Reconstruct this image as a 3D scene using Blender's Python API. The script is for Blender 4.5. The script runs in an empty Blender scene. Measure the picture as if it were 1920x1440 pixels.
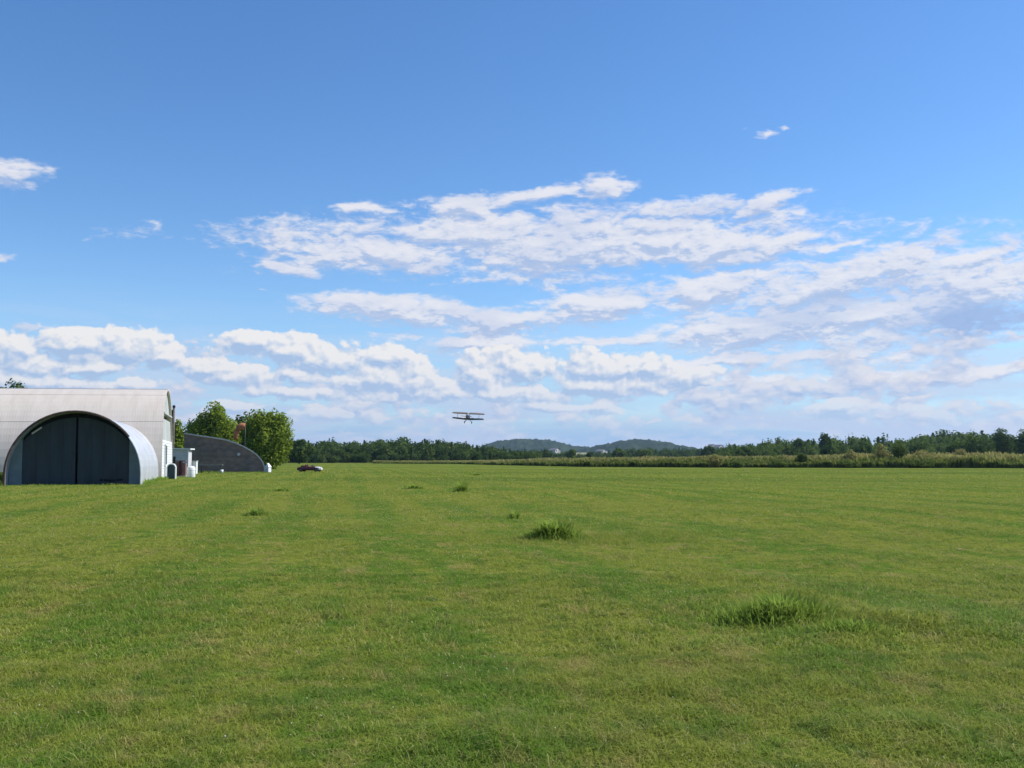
import bpy, math, random
import numpy as np
from mathutils import Vector, Matrix, Euler

random.seed(7)
RNG = np.random.default_rng(11)
R = math.radians
sc = bpy.context.scene
COL = sc.collection

# ------------------------------------------------------------------ camera
CAM_H = 1.65
FPX = 1800.0                       # focal length in pixels of the 1920 px photograph
HOR = 861.0                        # row of the horizon
PITCH = math.atan((HOR - 720.0) / FPX)
cam = bpy.data.cameras.new("camera")
camo = bpy.data.objects.new("camera", cam)
COL.objects.link(camo)
camo.location = (0, 0, CAM_H)
camo.rotation_euler = (math.pi / 2 + PITCH, 0, 0)
cam.sensor_width = 36.0
cam.lens = 36.0 * FPX / 1920.0
cam.clip_start = 0.1
cam.clip_end = 20000
sc.camera = camo

cp, sp = math.cos(PITCH), math.sin(PITCH)


def ray(px, py):
    a, b = px - 960.0, 720.0 - py
    return np.array([a, FPX * cp - b * sp, FPX * sp + b * cp])


def at(px, py, Y):
    d = ray(px, py)
    k = Y / d[1]
    return np.array([d[0] * k, Y, CAM_H + d[2] * k])


def gnd(px, py):
    d = ray(px, py)
    k = -CAM_H / d[2]
    return np.array([d[0] * k, d[1] * k, 0.0])


def azel(px, py):
    d = ray(px, py)
    d = d / np.linalg.norm(d)
    return math.atan2(d[0], d[1]), math.asin(d[2])


def gh(x, y):
    """gentle undulation of the mown field"""
    x = np.asarray(x, float)
    y = np.asarray(y, float)
    h = 0.045 * np.sin(0.21 * x + 0.13 * y) + 0.04 * np.sin(0.29 * y - 0.17 * x + 1.0) + 0.018 * np.sin(0.8 * x + 0.5 * y)
    h = h + 0.012 * np.sin(1.9 * x - 0.7 * y + .4) * np.sin(1.3 * y + .6 * x)
    d = np.hypot(x, y)
    return h * np.clip(1 - (d - 45) / 40, 0, 1)


# ------------------------------------------------------------------ node helpers
class NT:
    dims = '3D'

    def __init__(self, tree):
        self.t = tree
        self.N = tree.nodes
        self.L = tree.links

    def node(self, typ, props=None, **ins):
        n = self.N.new(typ)
        for k, v in (props or {}).items():
            setattr(n, k, v)
        for k, v in ins.items():
            self.set(n, k, v)
        return n

    def set(self, n, key, v):
        key = int(key[1:]) if isinstance(key, str) and key[0] == 'i' and key[1:].isdigit() else key
        s = n.inputs[key] if not isinstance(key, str) else n.inputs[key.replace('_', ' ')]
        if hasattr(v, 'links'):
            self.L.new(v, s)
        else:
            s.default_value = v

    def math(self, op, a, b=0.0, c=0.0, clamp=False):
        n = self.N.new('ShaderNodeMath')
        n.operation = op
        n.use_clamp = clamp
        for i, v in enumerate((a, b, c)):
            if hasattr(v, 'links'):
                self.L.new(v, n.inputs[i])
            else:
                n.inputs[i].default_value = v
        return n.outputs[0]

    def vmath(self, op, a, b=(0, 0, 0), scale=None):
        n = self.N.new('ShaderNodeVectorMath')
        n.operation = op
        for i, v in enumerate((a, b)):
            if hasattr(v, 'links'):
                self.L.new(v, n.inputs[i])
            else:
                n.inputs[i].default_value = v
        if scale is not None:
            self.set(n, 'Scale', scale)
        return n.outputs['Value'] if op in ('LENGTH', 'DOT_PRODUCT', 'DISTANCE') else n.outputs[0]

    def mix(self, f, a, b, blend='MIX'):
        n = self.N.new('ShaderNodeMix')
        n.data_type = 'RGBA'
        n.blend_type = blend
        n.clamp_factor = True
        for i, v in ((0, f), (6, a), (7, b)):
            if hasattr(v, 'links'):
                self.L.new(v, n.inputs[i])
            else:
                if i and len(v) == 3:
                    v = (*v, 1)
                n.inputs[i].default_value = v
        return n.outputs[2]

    def maprange(self, v, a, b, c=0.0, d=1.0, smooth=True):
        n = self.N.new('ShaderNodeMapRange')
        n.interpolation_type = 'SMOOTHSTEP' if smooth else 'LINEAR'
        self.set(n, 'Value', v)
        for k, x in ((1, a), (2, b), (3, c), (4, d)):
            n.inputs[k].default_value = x
        return n.outputs[0]

    def noise(self, vec, scale, detail=4, rough=0.55, dist=0.0, typ='FBM', color=False, dims=None):
        dims = dims or self.dims
        n = self.N.new('ShaderNodeTexNoise')
        n.noise_dimensions = dims
        n.noise_type = typ
        n.normalize = True
        self.L.new(vec, n.inputs['Vector'])
        n.inputs['Scale'].default_value = scale
        n.inputs['Detail'].default_value = detail
        n.inputs['Roughness'].default_value = rough
        n.inputs['Distortion'].default_value = dist
        return n.outputs['Color' if color else 'Fac']

    def mapping(self, vec, loc=(0, 0, 0), rot=(0, 0, 0), scale=(1, 1, 1), typ='POINT'):
        n = self.N.new('ShaderNodeMapping')
        n.vector_type = typ
        self.L.new(vec, n.inputs['Vector'])
        n.inputs['Location'].default_value = loc
        n.inputs['Rotation'].default_value = rot
        n.inputs['Scale'].default_value = scale
        return n.outputs[0]


def new_mat(name):
    m = bpy.data.materials.new(name)
    m.use_nodes = True
    m.node_tree.nodes.clear()
    nt = NT(m.node_tree)
    out = nt.N.new('ShaderNodeOutputMaterial')
    return m, nt, out


def mat(name, col, rough=0.6, metal=0.0, var=0.25, scale=3.0, col2=None, bump=0.0, bscale=20.0, dirt=None, dirt_amt=0.5, stretch=(1, 1, 1), spec=0.4):
    """painted / weathered surface: base colour broken up by two noises, optional stains and bump"""
    m, nt, out = new_mat(name)
    tc = nt.node('ShaderNodeTexCoord').outputs['Object']
    v = nt.mapping(tc, scale=stretch)
    a = nt.noise(v, scale, 5, 0.6)
    col2 = col2 or tuple(c * (1 - var) for c in col)
    c = nt.mix(nt.maprange(a, 0.3, 0.7), col2, col)
    if dirt:
        b = nt.noise(v, scale * 0.45, 6, 0.65, 0.6)
        c = nt.mix(nt.maprange(b, 0.55 - 0.1 * dirt_amt, 0.72, 0, dirt_amt), c, dirt)
    p = nt.node('ShaderNodeBsdfPrincipled')
    nt.set(p, 'Base Color', c)
    p.inputs['Roughness'].default_value = rough
    p.inputs['Metallic'].default_value = metal
    p.inputs['Specular IOR Level'].default_value = spec
    if bump:
        bn = nt.node('ShaderNodeBump')
        bn.inputs['Strength'].default_value = bump
        bn.inputs['Distance'].default_value = 0.02
        nt.set(bn, 'Height', nt.noise(v, bscale, 4, 0.6))
        nt.set(p, 'Normal', bn.outputs[0])
    nt.L.new(p.outputs[0], out.inputs[0])
    return m


def leaf_mat(name, cols, trans=0.35, tcol=None, nscale=0.35):
    """foliage: each leaf its own tint, larger clumps of tone, some light passing through"""
    m, nt, out = new_mat(name)
    rnd = nt.node('ShaderNodeAttribute', {'attribute_name': 'rnd'}).outputs['Fac']
    tc = nt.node('ShaderNodeTexCoord').outputs['Object']
    nz = nt.noise(tc, nscale, 3, 0.6)
    c = nt.mix(nt.maprange(nz, 0.32, 0.68), cols[0], cols[1])
    c = nt.mix(nt.math('MULTIPLY', nt.math('POWER', rnd, 1.5), 0.85), c, cols[2])
    d = nt.node('ShaderNodeBsdfDiffuse')
    nt.set(d, 'Color', c)
    t = nt.node('ShaderNodeBsdfTranslucent')
    nt.set(t, 'Color', nt.mix(0.5, c, tcol or cols[1]))
    ms = nt.node('ShaderNodeMixShader')
    ms.inputs[0].default_value = trans
    nt.L.new(d.outputs[0], ms.inputs[1])
    nt.L.new(t.outputs[0], ms.inputs[2])
    nt.L.new(ms.outputs[0], out.inputs[0])
    return m


# ------------------------------------------------------------------ mesh helpers
class MB:
    """collects shapes for ONE mesh"""

    def __init__(self):
        self.v, self.f = [], []

    def add(self, V, F):
        o = len(self.v)
        self.v += [tuple(map(float, p)) for p in V]
        self.f += [tuple(i + o for i in f) for f in F]
        return self

    def box(self, c, s, rot=(0, 0, 0), taper=1.0):
        hx, hy, hz = (k / 2 for k in s)
        M = Euler(rot).to_matrix()
        V = []
        for z in (-hz, hz):
            k = 1.0 if z < 0 else taper
            for x, y in ((-hx, -hy), (hx, -hy), (hx, hy), (-hx, hy)):
                V.append(M @ Vector((x * k, y * k, z)) + Vector(c))
        return self.add(V, [(3, 2, 1, 0), (4, 5, 6, 7), (0, 1, 5, 4), (1, 2, 6, 5), (2, 3, 7, 6), (3, 0, 4, 7)])

    def tube(self, pts, rad, n=8, cap=True):
        pts = [Vector(p) for p in pts]
        if not hasattr(rad, '__len__'):
            rad = [rad] * len(pts)
        V, F = [], []
        for i, p in enumerate(pts):
            t = (pts[min(i + 1, len(pts) - 1)] - pts[max(i - 1, 0)]).normalized()
            a = Vector((0, 0, 1)) if abs(t.z) < 0.9 else Vector((0, 1, 0))
            u = t.cross(a).normalized()
            w = u.cross(t).normalized()
            for k in range(n):
                an = 2 * math.pi * k / n
                V.append(p + (u * math.cos(an) + w * math.sin(an)) * rad[i])
        for i in range(len(pts) - 1):
            for k in range(n):
                a, b = i * n + k, i * n + (k + 1) % n
                F.append((a, b, b + n, a + n))
        if cap:
            F.append(tuple(range(n - 1, -1, -1)))
            F.append(tuple((len(pts) - 1) * n + k for k in range(n)))
        return self.add(V, F)

    def loft(self, sections, cap=True):
        n = len(sections[0])
        V, F = [], []
        for s in sections:
            V += list(s)
        for i in range(len(sections) - 1):
            for k in range(n):
                a, b = i * n + k, i * n + (k + 1) % n
                F.append((a, b, b + n, a + n))
        if cap:
            F.append(tuple(range(n - 1, -1, -1)))
            F.append(tuple((len(sections) - 1) * n + k for k in range(n)))
        return self.add(V, F)

    def prism(self, prof, y0, y1, axis='y'):
        """closed profile of (a, b) pairs extruded along an axis"""
        n = len(prof)
        V = []
        for t in (y0, y1):
            for a, b in prof:
                V.append((a, t, b) if axis == 'y' else (t, a, b))
        F = [tuple(range(n)), tuple(range(2 * n - 1, n - 1, -1))]
        for k in range(n):
            j = (k + 1) % n
            F.append((k, k + n, j + n, j))
        return self.add(V, F)

    def build(self, name, m, parent=None, smooth=False, loc=None, bevel=0.0):
        me = bpy.data.meshes.new(name)
        me.from_pydata(self.v, [], self.f)
        me.update()
        import bmesh
        bm = bmesh.new()
        bm.from_mesh(me)
        bmesh.ops.recalc_face_normals(bm, faces=bm.faces)
        if bevel:
            bmesh.ops.bevel(bm, geom=list(bm.edges), offset=bevel, segments=2, affect='EDGES', clamp_overlap=True)
        bm.to_mesh(me)
        bm.free()
        if smooth:
            me.polygons.foreach_set('use_smooth', [True] * len(me.polygons))
        me.materials.append(m)
        o = bpy.data.objects.new(name, me)
        COL.objects.link(o)
        if parent:
            o.parent = parent
        if loc is not None:
            o.location = loc
        return o


def np_mesh(name, V, nper, m, attrs=None, loops=None, parent=None, smooth=False):
    """V: (k*nper, 3) array; faces given per item by loops (list of index tuples, all the same for each item)"""
    k = len(V) // nper
    me = bpy.data.meshes.new(name)
    me.vertices.add(len(V))
    me.vertices.foreach_set('co', V.astype(np.float32).ravel())
    sizes = [len(l) for l in loops]
    flat = np.concatenate([np.array(l) for l in loops])
    li = (np.arange(k)[:, None] * nper + flat[None, :]).ravel().astype(np.int32)
    tot = np.tile(np.array(sizes), k)
    st = np.concatenate([[0], np.cumsum(tot)[:-1]]).astype(np.int32)
    me.loops.add(len(li))
    me.loops.foreach_set('vertex_index', li)
    me.polygons.add(len(tot))
    me.polygons.foreach_set('loop_start', st)
    try:
        me.polygons.foreach_set('loop_total', tot.astype(np.int32))
    except Exception:
        pass
    me.update(calc_edges=True)
    for an, arr in (attrs or {}).items():
        a = me.attributes.new(an, 'FLOAT', 'POINT')
        a.data.foreach_set('value', np.repeat(arr, nper).astype(np.float32) if len(arr) == k else arr.astype(np.float32))
    if smooth:
        me.polygons.foreach_set('use_smooth', np.ones(len(tot), bool))
    me.materials.append(m)
    o = bpy.data.objects.new(name, me)
    COL.objects.link(o)
    if parent:
        o.parent = parent
    return o


def tag(o, label=None, cat=None, group=None, kind=None):
    if label:
        o['label'] = label
    if cat:
        o['category'] = cat
    if group:
        o['group'] = group
    if kind:
        o['kind'] = kind
    return o


def empty(name, loc, rz=0.0):
    o = bpy.data.objects.new(name, None)
    COL.objects.link(o)
    o.empty_display_size = 0.3
    o.location = tuple(map(float, loc))
    o.rotation_euler = (0, 0, rz)
    return o


def thing(name, label, cat, loc, rz=0.0, group=None):
    return tag(empty(name, loc, rz), label, cat, group)


def copy_tree(o, parent=None):
    c = o.copy()
    COL.objects.link(c)
    if parent:
        c.parent = parent
    for ch in list(o.children):
        copy_tree(ch, c)
    return c


# ------------------------------------------------------------------ sun and sky
SUN_AZ, SUN_EL = 76.0, 44.0          # degrees clockwise from straight ahead; height
sd = Vector((math.sin(R(SUN_AZ)) * math.cos(R(SUN_EL)), math.cos(R(SUN_AZ)) * math.cos(R(SUN_EL)), math.sin(R(SUN_EL))))
sun = bpy.data.lights.new("sun", 'SUN')
sun.energy = 4.6
sun.angle = R(0.53)
sun.color = (1.0, 0.955, 0.88)
suno = bpy.data.objects.new("sun", sun)
COL.objects.link(suno)
suno.rotation_euler = sd.to_track_quat('Z', 'Y').to_euler()
suno.location = (60, 20, 80)

world = bpy.data.worlds.new("World")
sc.world = world
world.use_nodes = True
world.node_tree.nodes.clear()
W = NT(world.node_tree)
W.dims = '2D'
world.cycles.sampling_method = 'MANUAL'
world.cycles.sample_map_resolution = 256
wout = W.N.new('ShaderNodeOutputWorld')
bg = W.N.new('ShaderNodeBackground')
SKY_S = 0.1
bg.inputs['Strength'].default_value = SKY_S
sky = W.N.new('ShaderNodeTexSky')
sky.sky_type = 'NISHITA'
sky.sun_disc = False
sky.sun_elevation = R(SUN_EL)
sky.sun_rotation = R(SUN_AZ)
sky.altitude = 100
sky.air_density = 1.0
sky.dust_density = 0.15
sky.ozone_density = 4.0

wdir = W.node('ShaderNodeTexCoord').outputs['Generated']
wn = W.vmath('NORMALIZE', wdir)
sep = W.node('ShaderNodeSeparateXYZ')
W.L.new(wn, sep.inputs[0])
az = W.math('ARCTAN2', sep.outputs[0], sep.outputs[1])
el = W.math('MAXIMUM', W.math('ARCSINE', sep.outputs[2]), 0.0)
cmb = W.node('ShaderNodeCombineXYZ')
W.L.new(az, cmb.inputs[0])
W.L.new(el, cmb.inputs[1])
P = cmb.outputs[0]

#            px    py    rx   ry  tilt   (places of the cloud banks in the sky, given by the direction in which they stand)
STRATUS = [
    (1010, 464, 600, 66, 0), (700, 470, 250, 40, 0), (900, 440, 330, 45, 2), (1180, 425, 300, 45, -2), (1350, 470, 260, 50, 4),
    (880, 384, 130, 22, 2), (1010, 366, 90, 16, 8), (1122, 348, 62, 24, 5), (690, 395, 62, 12, 0),
    (1250, 397, 150, 24, 4), (1430, 388, 80, 18, 18), (1580, 457, 55, 10, 4), (530, 500, 70, 14, -10),
    (740, 580, 200, 27, -3), (960, 600, 150, 26, 6), (1130, 575, 230, 34, 9), (1330, 540, 230, 46, 8),
    (1570, 535, 250, 62, 12), (1700, 592, 350, 88, 4), (1850, 535, 240, 88, 14), (1840, 470, 150, 24, 10),
    (1450, 610, 260, 50, 6), (900, 642, 120, 24, 0), (760, 628, 70, 11, 0), (1210, 632, 50, 14, 0),
    (24, 324, 130, 36, -4, .30), (1424, 258, 60, 14, 4, .62), (1384, 247, 36, 11, 10, .68), (1472, 245, 40, 11, 10, .66),
    (2, 482, 60, 18, 0, .55), (500, 550, 60, 10, 0, .75),
    (2100, 500, 200, 90, 8), (1500, 668, 330, 13, 2), (1800, 655, 260, 15, 4), (1400, 714, 250, 13, 1), (1760, 702, 260, 15, 2), (1150, 640, 160, 9, 0),
]
CUMULUS = [
    (-60, 660, 100, 44, 0), (30, 652, 66, 34, 0), (140, 648, 92, 36, 0), (245, 650, 96, 40, 0), (300, 668, 60, 26, 0),
    (462, 642, 62, 28, 0), (545, 660, 80, 36, 0), (640, 672, 90, 40, 0), (722, 676, 46, 44, 0), (775, 700, 58, 50, 0),
    (700, 715, 150, 34, 0), (830, 735, 50, 26, 0), (430, 702, 90, 28, 0), (570, 708, 80, 22, 0),
    (900, 700, 60, 42, 0), (990, 692, 80, 44, 0), (1100, 690, 90, 42, 0), (1200, 692, 80, 34, 0), (1290, 704, 60, 22, 0),
    (90, 715, 120, 20, 0), (250, 720, 90, 20, 0), (1130, 765, 60, 22, 0), (1580, 770, 70, 20, 0), (1740, 775, 90, 22, 0),
    (600, 780, 60, 16, 0), (440, 765, 60, 14, 0), (1010, 760, 70, 14, 0), (380, 690, 70, 24, 0), (560, 735, 130, 20, 0), (160, 690, 160, 20, 0), (960, 735, 130, 20, 0), (1120, 725, 110, 20, 0), (-250, 680, 120, 50, 0), (2080, 680, 120, 60, 0),
]


def field_group(name, blobs, kind):
    g = bpy.data.node_groups.new(name, 'ShaderNodeTree')
    g.interface.new_socket('Vector', in_out='INPUT', socket_type='NodeSocketVector')
    g.interface.new_socket('Density', in_out='OUTPUT', socket_type='NodeSocketFloat')
    G = NT(g)
    G.dims = '2D'
    gi, go = G.N.new('NodeGroupInput'), G.N.new('NodeGroupOutput')
    v0 = gi.outputs[0]
    # ragged edges: push the lookup position about
    st = G.mapping(v0, scale=(1, 2.2, 1))
    w1 = G.vmath('SUBTRACT', G.noise(st, 14, 3, 0.6, color=True), (0.5, 0.5, 0.5))
    w1 = G.vmath('MULTIPLY', w1, (0.075, 0.020, 0) if kind == 's' else (0.030, 0.016, 0))
    v = G.vmath('ADD', v0, w1)
    cur = None
    for (px, py, rx, ry, tilt, *soft) in blobs:
        a, e = azel(px, py)
        k = math.cos(a)
        vi = v if cur is None else G.vmath('ADD', v, G.math('MULTIPLY', cur, 1e-9))    # keeps the lookups in sequence
        mp = G.mapping(vi, loc=(a, e, 0), rot=(0, 0, R(tilt)), scale=(rx / FPX * k * k, ry / FPX * k, 1), typ='TEXTURE')
        ln = G.vmath('LENGTH', mp)
        if soft:
            ln = G.math('ADD', ln, soft[0])
        cur = ln if cur is None else G.math('SMOOTH_MIN', cur, ln, 0.25)
    m = G.math('SUBTRACT', 1.0, cur)
    m = G.math('MAXIMUM', m, -2.2)
    m = G.math('ADD', m, G.math('MULTIPLY', G.math('MINIMUM', m, 0.0), 0.7))
    if kind == 's':
        s1 = G.mapping(v, scale=(11, 34, 1))
        f = G.noise(s1, 1.0, 7, 0.60, 0.25)
        s2 = G.mapping(v0, rot=(0, 0, R(-8)), scale=(42, 120, 1))
        f2 = G.noise(s2, 1.0, 5, 0.62, 0.4)
        d = G.math('ADD', G.math('MULTIPLY', m, 1.15), G.math('MULTIPLY', G.math('SUBTRACT', f, 0.41), 2.5))
        f4 = G.noise(G.mapping(v0, scale=(95, 230, 1)), 1.0, 4, 0.65)
        d = G.math('ADD', d, G.math('MULTIPLY', G.math('SUBTRACT', f2, 0.5), 1.45))
        d = G.math('ADD', d, G.math('MULTIPLY', G.math('SUBTRACT', f4, 0.5), 0.6))
    else:
        def puff(sc_, off):
            vo = G.node('ShaderNodeTexVoronoi', {'feature': 'F1', 'voronoi_dimensions': '2D'})
            G.L.new(G.mapping(vp_, loc=(off, off, 0), scale=(1, 1.25, 1)), vo.inputs['Vector'])
            vo.inputs['Scale'].default_value = sc_
            return G.math('SUBTRACT', 0.45, vo.outputs['Distance'])
        wob_ = G.vmath('MULTIPLY', G.vmath('SUBTRACT', G.noise(v0, 60, 3, 0.6, color=True), (.5, .5, .5)), (0.014, 0.010, 0))
        vp_ = G.vmath('ADD', v0, wob_)
        bil = G.math('ADD', G.math('MULTIPLY', puff(26, 3.1), 0.75), G.math('MULTIPLY', puff(62, 1.7), 0.55))
        bil = G.math('ADD', bil, G.math('MULTIPLY', puff(140, 0.4), 0.28))
        f3 = G.noise(G.mapping(v0, scale=(1, 1.8, 1)), 12, 4, 0.55)
        d = G.math('ADD', G.math('MULTIPLY', m, 1.1), bil)
        d = G.math('ADD', d, G.math('MULTIPLY', G.math('SUBTRACT', f3, 0.46), 1.3))
    G.L.new(d, go.inputs[0])
    return g


gS = field_group('stratus_field', STRATUS, 's')
gC = field_group('cumulus_field', CUMULUS, 'c')


def field(g, vec):
    n = W.N.new('ShaderNodeGroup')
    n.node_tree = g
    W.L.new(vec, n.inputs[0])
    return n.outputs[0]


def cl(r, g, b, k=1.0):
    """sRGB 0-255 seen in the sky -> world colour before the Background strength"""
    f = lambda c: ((c / 255 + 0.055) / 1.055) ** 2.4 if c > 10 else c / 255 / 12.92
    return tuple(f(c) * k / SKY_S / (2 ** EXPO) for c in (r, g, b))


EXPO = 0.6
dS = field(gS, P)
dS2 = field(gS, W.vmath('ADD', P, (0.004, 0.008, 0)))
dC = field(gC, P)
dC2 = field(gC, W.vmath('ADD', P, (0.0036, 0.0056, 0)))
skyc = W.node('ShaderNodeHueSaturation')
skyc.inputs['Hue'].default_value = 0.504
skyc.inputs['Saturation'].default_value = 1.19
skyc.inputs['Value'].default_value = 1.08
W.L.new(sky.outputs[0], skyc.inputs['Color'])
base = skyc.outputs[0]
# pale veil over the lowest degrees, broken into banks
nh = W.noise(W.mapping(P, rot=(0, 0, R(2)), scale=(6, 46, 1)), 1.0, 6, 0.62, 0.3)
hz = W.maprange(el, R(10.5), R(1.5), 0.0, 1.0)
veil = W.math('MULTIPLY', hz, W.maprange(nh, 0.32, 0.62, 0.55, 0.95))
veil = W.math('MAXIMUM', veil, W.maprange(el, R(5.0), R(0.8), 0.0, 0.93))
base = W.mix(veil, base, W.mix(W.maprange(nh, .36, .62), cl(150, 187, 230), cl(186, 203, 233)))
# stratus
aS = W.maprange(dS, -0.05, 0.95, 0.0, 0.93)
litS = W.math('ADD', 0.72, W.math('MULTIPLY', W.math('SUBTRACT', dS, dS2), 0.50), clamp=True)
nsh = W.maprange(W.noise(W.mapping(P, scale=(9, 30, 1)), 1.0, 5, 0.6), 0.42, 0.68)
cS = W.mix(litS, cl(172, 193, 228), cl(236, 236, 242))
cS = W.mix(W.math('MULTIPLY', nsh, 0.30), cS, cl(172, 190, 228))


def shade_at(px, py, rx, ry, tilt, k):
    a_, e_ = azel(px, py)
    wp = W.vmath('ADD', P, W.vmath('MULTIPLY', W.vmath('SUBTRACT', W.noise(W.mapping(P, scale=(1, 2, 1)), 16, 4, .6, color=True), (.5, .5, .5)), (.07, .03, 0)))
    ln = W.vmath('LENGTH', W.mapping(wp, loc=(a_, e_, 0), rot=(0, 0, R(tilt)), scale=(rx / FPX, ry / FPX, 1), typ='TEXTURE'))
    return W.math('MULTIPLY', W.maprange(ln, 1.25, 0.35), k)


# thick grey-blue bases of the big bank on the right
cS = W.mix(shade_at(1850, 604, 170, 40, 3, .85), cS, cl(146, 176, 224))
cS = W.mix(W.math('MULTIPLY', W.maprange(W.math('SUBTRACT', dS, dS2), .05, -.35), .45), cS, cl(150, 178, 222))
cS = W.mix(shade_at(1590, 552, 120, 22, 8, .5), cS, cl(166, 188, 226))
cS = W.mix(shade_at(1490, 600, 110, 20, 0, .4), cS, cl(166, 188, 226))
col = W.mix(aS, base, cS)
# many small far clouds near the horizon
lowf = W.mapping(P, scale=(1, 2.0, 1))
wl = W.vmath('ADD', lowf, W.vmath('MULTIPLY', W.vmath('SUBTRACT', W.noise(lowf, 45, 3, .6, color=True), (.5, .5, .5)), (.020, .020, 0)))


def lowpuff(vec):
    d_ = None
    for sc_, k in ((30, .8), (80, .5)):
        vo = W.node('ShaderNodeTexVoronoi', {'feature': 'F1', 'voronoi_dimensions': '2D'})
        W.L.new(vec, vo.inputs['Vector'])
        vo.inputs['Scale'].default_value = sc_
        q_ = W.math('MULTIPLY', W.math('SUBTRACT', .42, vo.outputs['Distance']), k)
        d_ = q_ if d_ is None else W.math('ADD', d_, q_)
    return W.math('ADD', d_, W.math('MULTIPLY', W.math('SUBTRACT', W.noise(vec, 11, 4, .6), .47), 2.6))


dL = lowpuff(wl)
dL2 = lowpuff(W.vmath('ADD', wl, (.004, .012, 0)))
inL = W.math('MULTIPLY', W.maprange(el, R(8.2), R(5.2), -.7, 0.06), 1.0)
aL = W.maprange(W.math('ADD', dL, inL), -.06, .42, 0, .85)
aL = W.math('MULTIPLY', W.math('MULTIPLY', aL, W.maprange(el, R(0.3), R(3.2), .12, 1.0)), W.maprange(el, R(8.5), R(6.5), 0, 1))
cL = W.mix(W.math('ADD', .55, W.math('MULTIPLY', W.math('SUBTRACT', dL, dL2), .85), clamp=True), cl(158, 184, 226), cl(226, 226, 234))
col = W.mix(aL, col, cL)
# cumulus
aC = W.maprange(dC, -0.04, 0.30, 0.0, 0.95)
litC = W.math('ADD', 0.52, W.math('MULTIPLY', W.math('SUBTRACT', dC, dC2), 1.45), clamp=True)
cC = W.mix(litC, cl(168, 194, 228), cl(243, 241, 240))
cC = W.mix(W.maprange(el, R(7), R(1.0), 0.0, 0.5), cC, cl(184, 202, 232))
aC = W.math('MULTIPLY', aC, W.maprange(el, R(0.6), R(4.0), 0.35, 1.0))
col = W.mix(aC, col, cC)
W.L.new(col, bg.inputs['Color'])
W.L.new(bg.outputs[0], wout.inputs[0])

# ------------------------------------------------------------------ colour management
sc.view_settings.view_transform = 'Standard'
sc.view_settings.look = 'None'
sc.view_settings.exposure = EXPO
sc.view_settings.gamma = 1.0
sc.cycles.use_denoising = True
sc.cycles.max_bounces = 4
sc.cycles.diffuse_bounces = 2
sc.cycles.transparent_max_bounces = 8
sc.cycles.volume_bounces = 0
sc.cycles.sample_clamp_indirect = 6

# ------------------------------------------------------------------ grass colour, shared by the soil sheet and the blades
gg = bpy.data.node_groups.new('lawn_colour', 'ShaderNodeTree')
gg.interface.new_socket('Vector', in_out='INPUT', socket_type='NodeSocketVector')
gg.interface.new_socket('Color', in_out='OUTPUT', socket_type='NodeSocketColor')
GG = NT(gg)
ggi, ggo = GG.N.new('NodeGroupInput'), GG.N.new('NodeGroupOutput')
pv = GG.mapping(ggi.outputs[0], scale=(1, 1, 0))
LUSH, OLIVE, DRY, DEEP = (0.112, 0.208, 0.024), (0.232, 0.265, 0.040), (0.370, 0.280, 0.110), (0.064, 0.135, 0.022)
big = GG.noise(pv, 0.16, 4, 0.55)
mid = GG.noise(pv, 1.1, 5, 0.65)
fine = GG.noise(pv, 3.2, 4, 0.65)
pr_ = GG.mapping(pv, rot=(0, 0, R(-9.8)))                  # along the mowing direction
row = GG.noise(GG.mapping(pr_, scale=(0.95, 0.05, 1)), 1.0, 4, 0.6)
sxr = GG.node('ShaderNodeSeparateXYZ')
GG.L.new(pr_, sxr.inputs[0])
pas = GG.math('SINE', GG.math('ADD', GG.math('MULTIPLY', sxr.outputs[0], 2.35), GG.math('MULTIPLY', GG.noise(GG.mapping(pr_, scale=(.3, .05, 1)), 1.0, 2, .5), 5.0)))
pas = GG.math('MULTIPLY', pas, GG.maprange(GG.noise(pv, 0.11, 2, .5), .35, .62, .2, 1.0))
t = GG.math('ADD', GG.math('MULTIPLY', big, 0.9), GG.math('MULTIPLY', mid, 0.8))
t = GG.math('ADD', t, GG.math('ADD', GG.math('MULTIPLY', row, 0.75), GG.math('MULTIPLY', pas, 0.14)))
t = GG.math('ADD', t, GG.math('MULTIPLY', fine, 0.35))      # mean about 1.4
c = GG.mix(GG.maprange(t, 1.24, 1.48), LUSH, OLIVE)
c = GG.mix(GG.maprange(t, 1.22, 1.02, 0, 0.7), c, DEEP)
dry = GG.noise(GG.mapping(pr_, loc=(31, 7, 0), scale=(1.0, 0.45, 1)), 1.5, 5, 0.68)
c = GG.mix(GG.maprange(dry, 0.52, 0.70, 0.0, 0.75), c, DRY)
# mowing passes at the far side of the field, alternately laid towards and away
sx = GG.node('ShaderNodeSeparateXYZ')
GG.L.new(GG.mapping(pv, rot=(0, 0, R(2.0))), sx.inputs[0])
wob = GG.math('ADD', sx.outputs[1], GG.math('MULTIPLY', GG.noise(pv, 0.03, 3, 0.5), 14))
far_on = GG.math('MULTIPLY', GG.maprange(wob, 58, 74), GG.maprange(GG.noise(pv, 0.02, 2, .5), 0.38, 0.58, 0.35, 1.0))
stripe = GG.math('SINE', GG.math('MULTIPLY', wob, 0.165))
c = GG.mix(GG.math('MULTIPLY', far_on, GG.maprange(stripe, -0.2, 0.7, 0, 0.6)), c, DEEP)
spk = GG.noise(GG.mapping(pv, loc=(5, 9, 0)), 4.5, 4, 0.7)
c = GG.mix(GG.maprange(spk, 0.49, 0.66, 0, 0.55), c, (0.35, 0.265, 0.11))
spk2 = GG.noise(GG.mapping(pv, loc=(15, 3, 0)), 3.0, 4, 0.65)
c = GG.mix(GG.maprange(spk2, 0.50, 0.63, 0, 0.68), c, DEEP)
GG.L.new(c, ggo.inputs[0])


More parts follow.
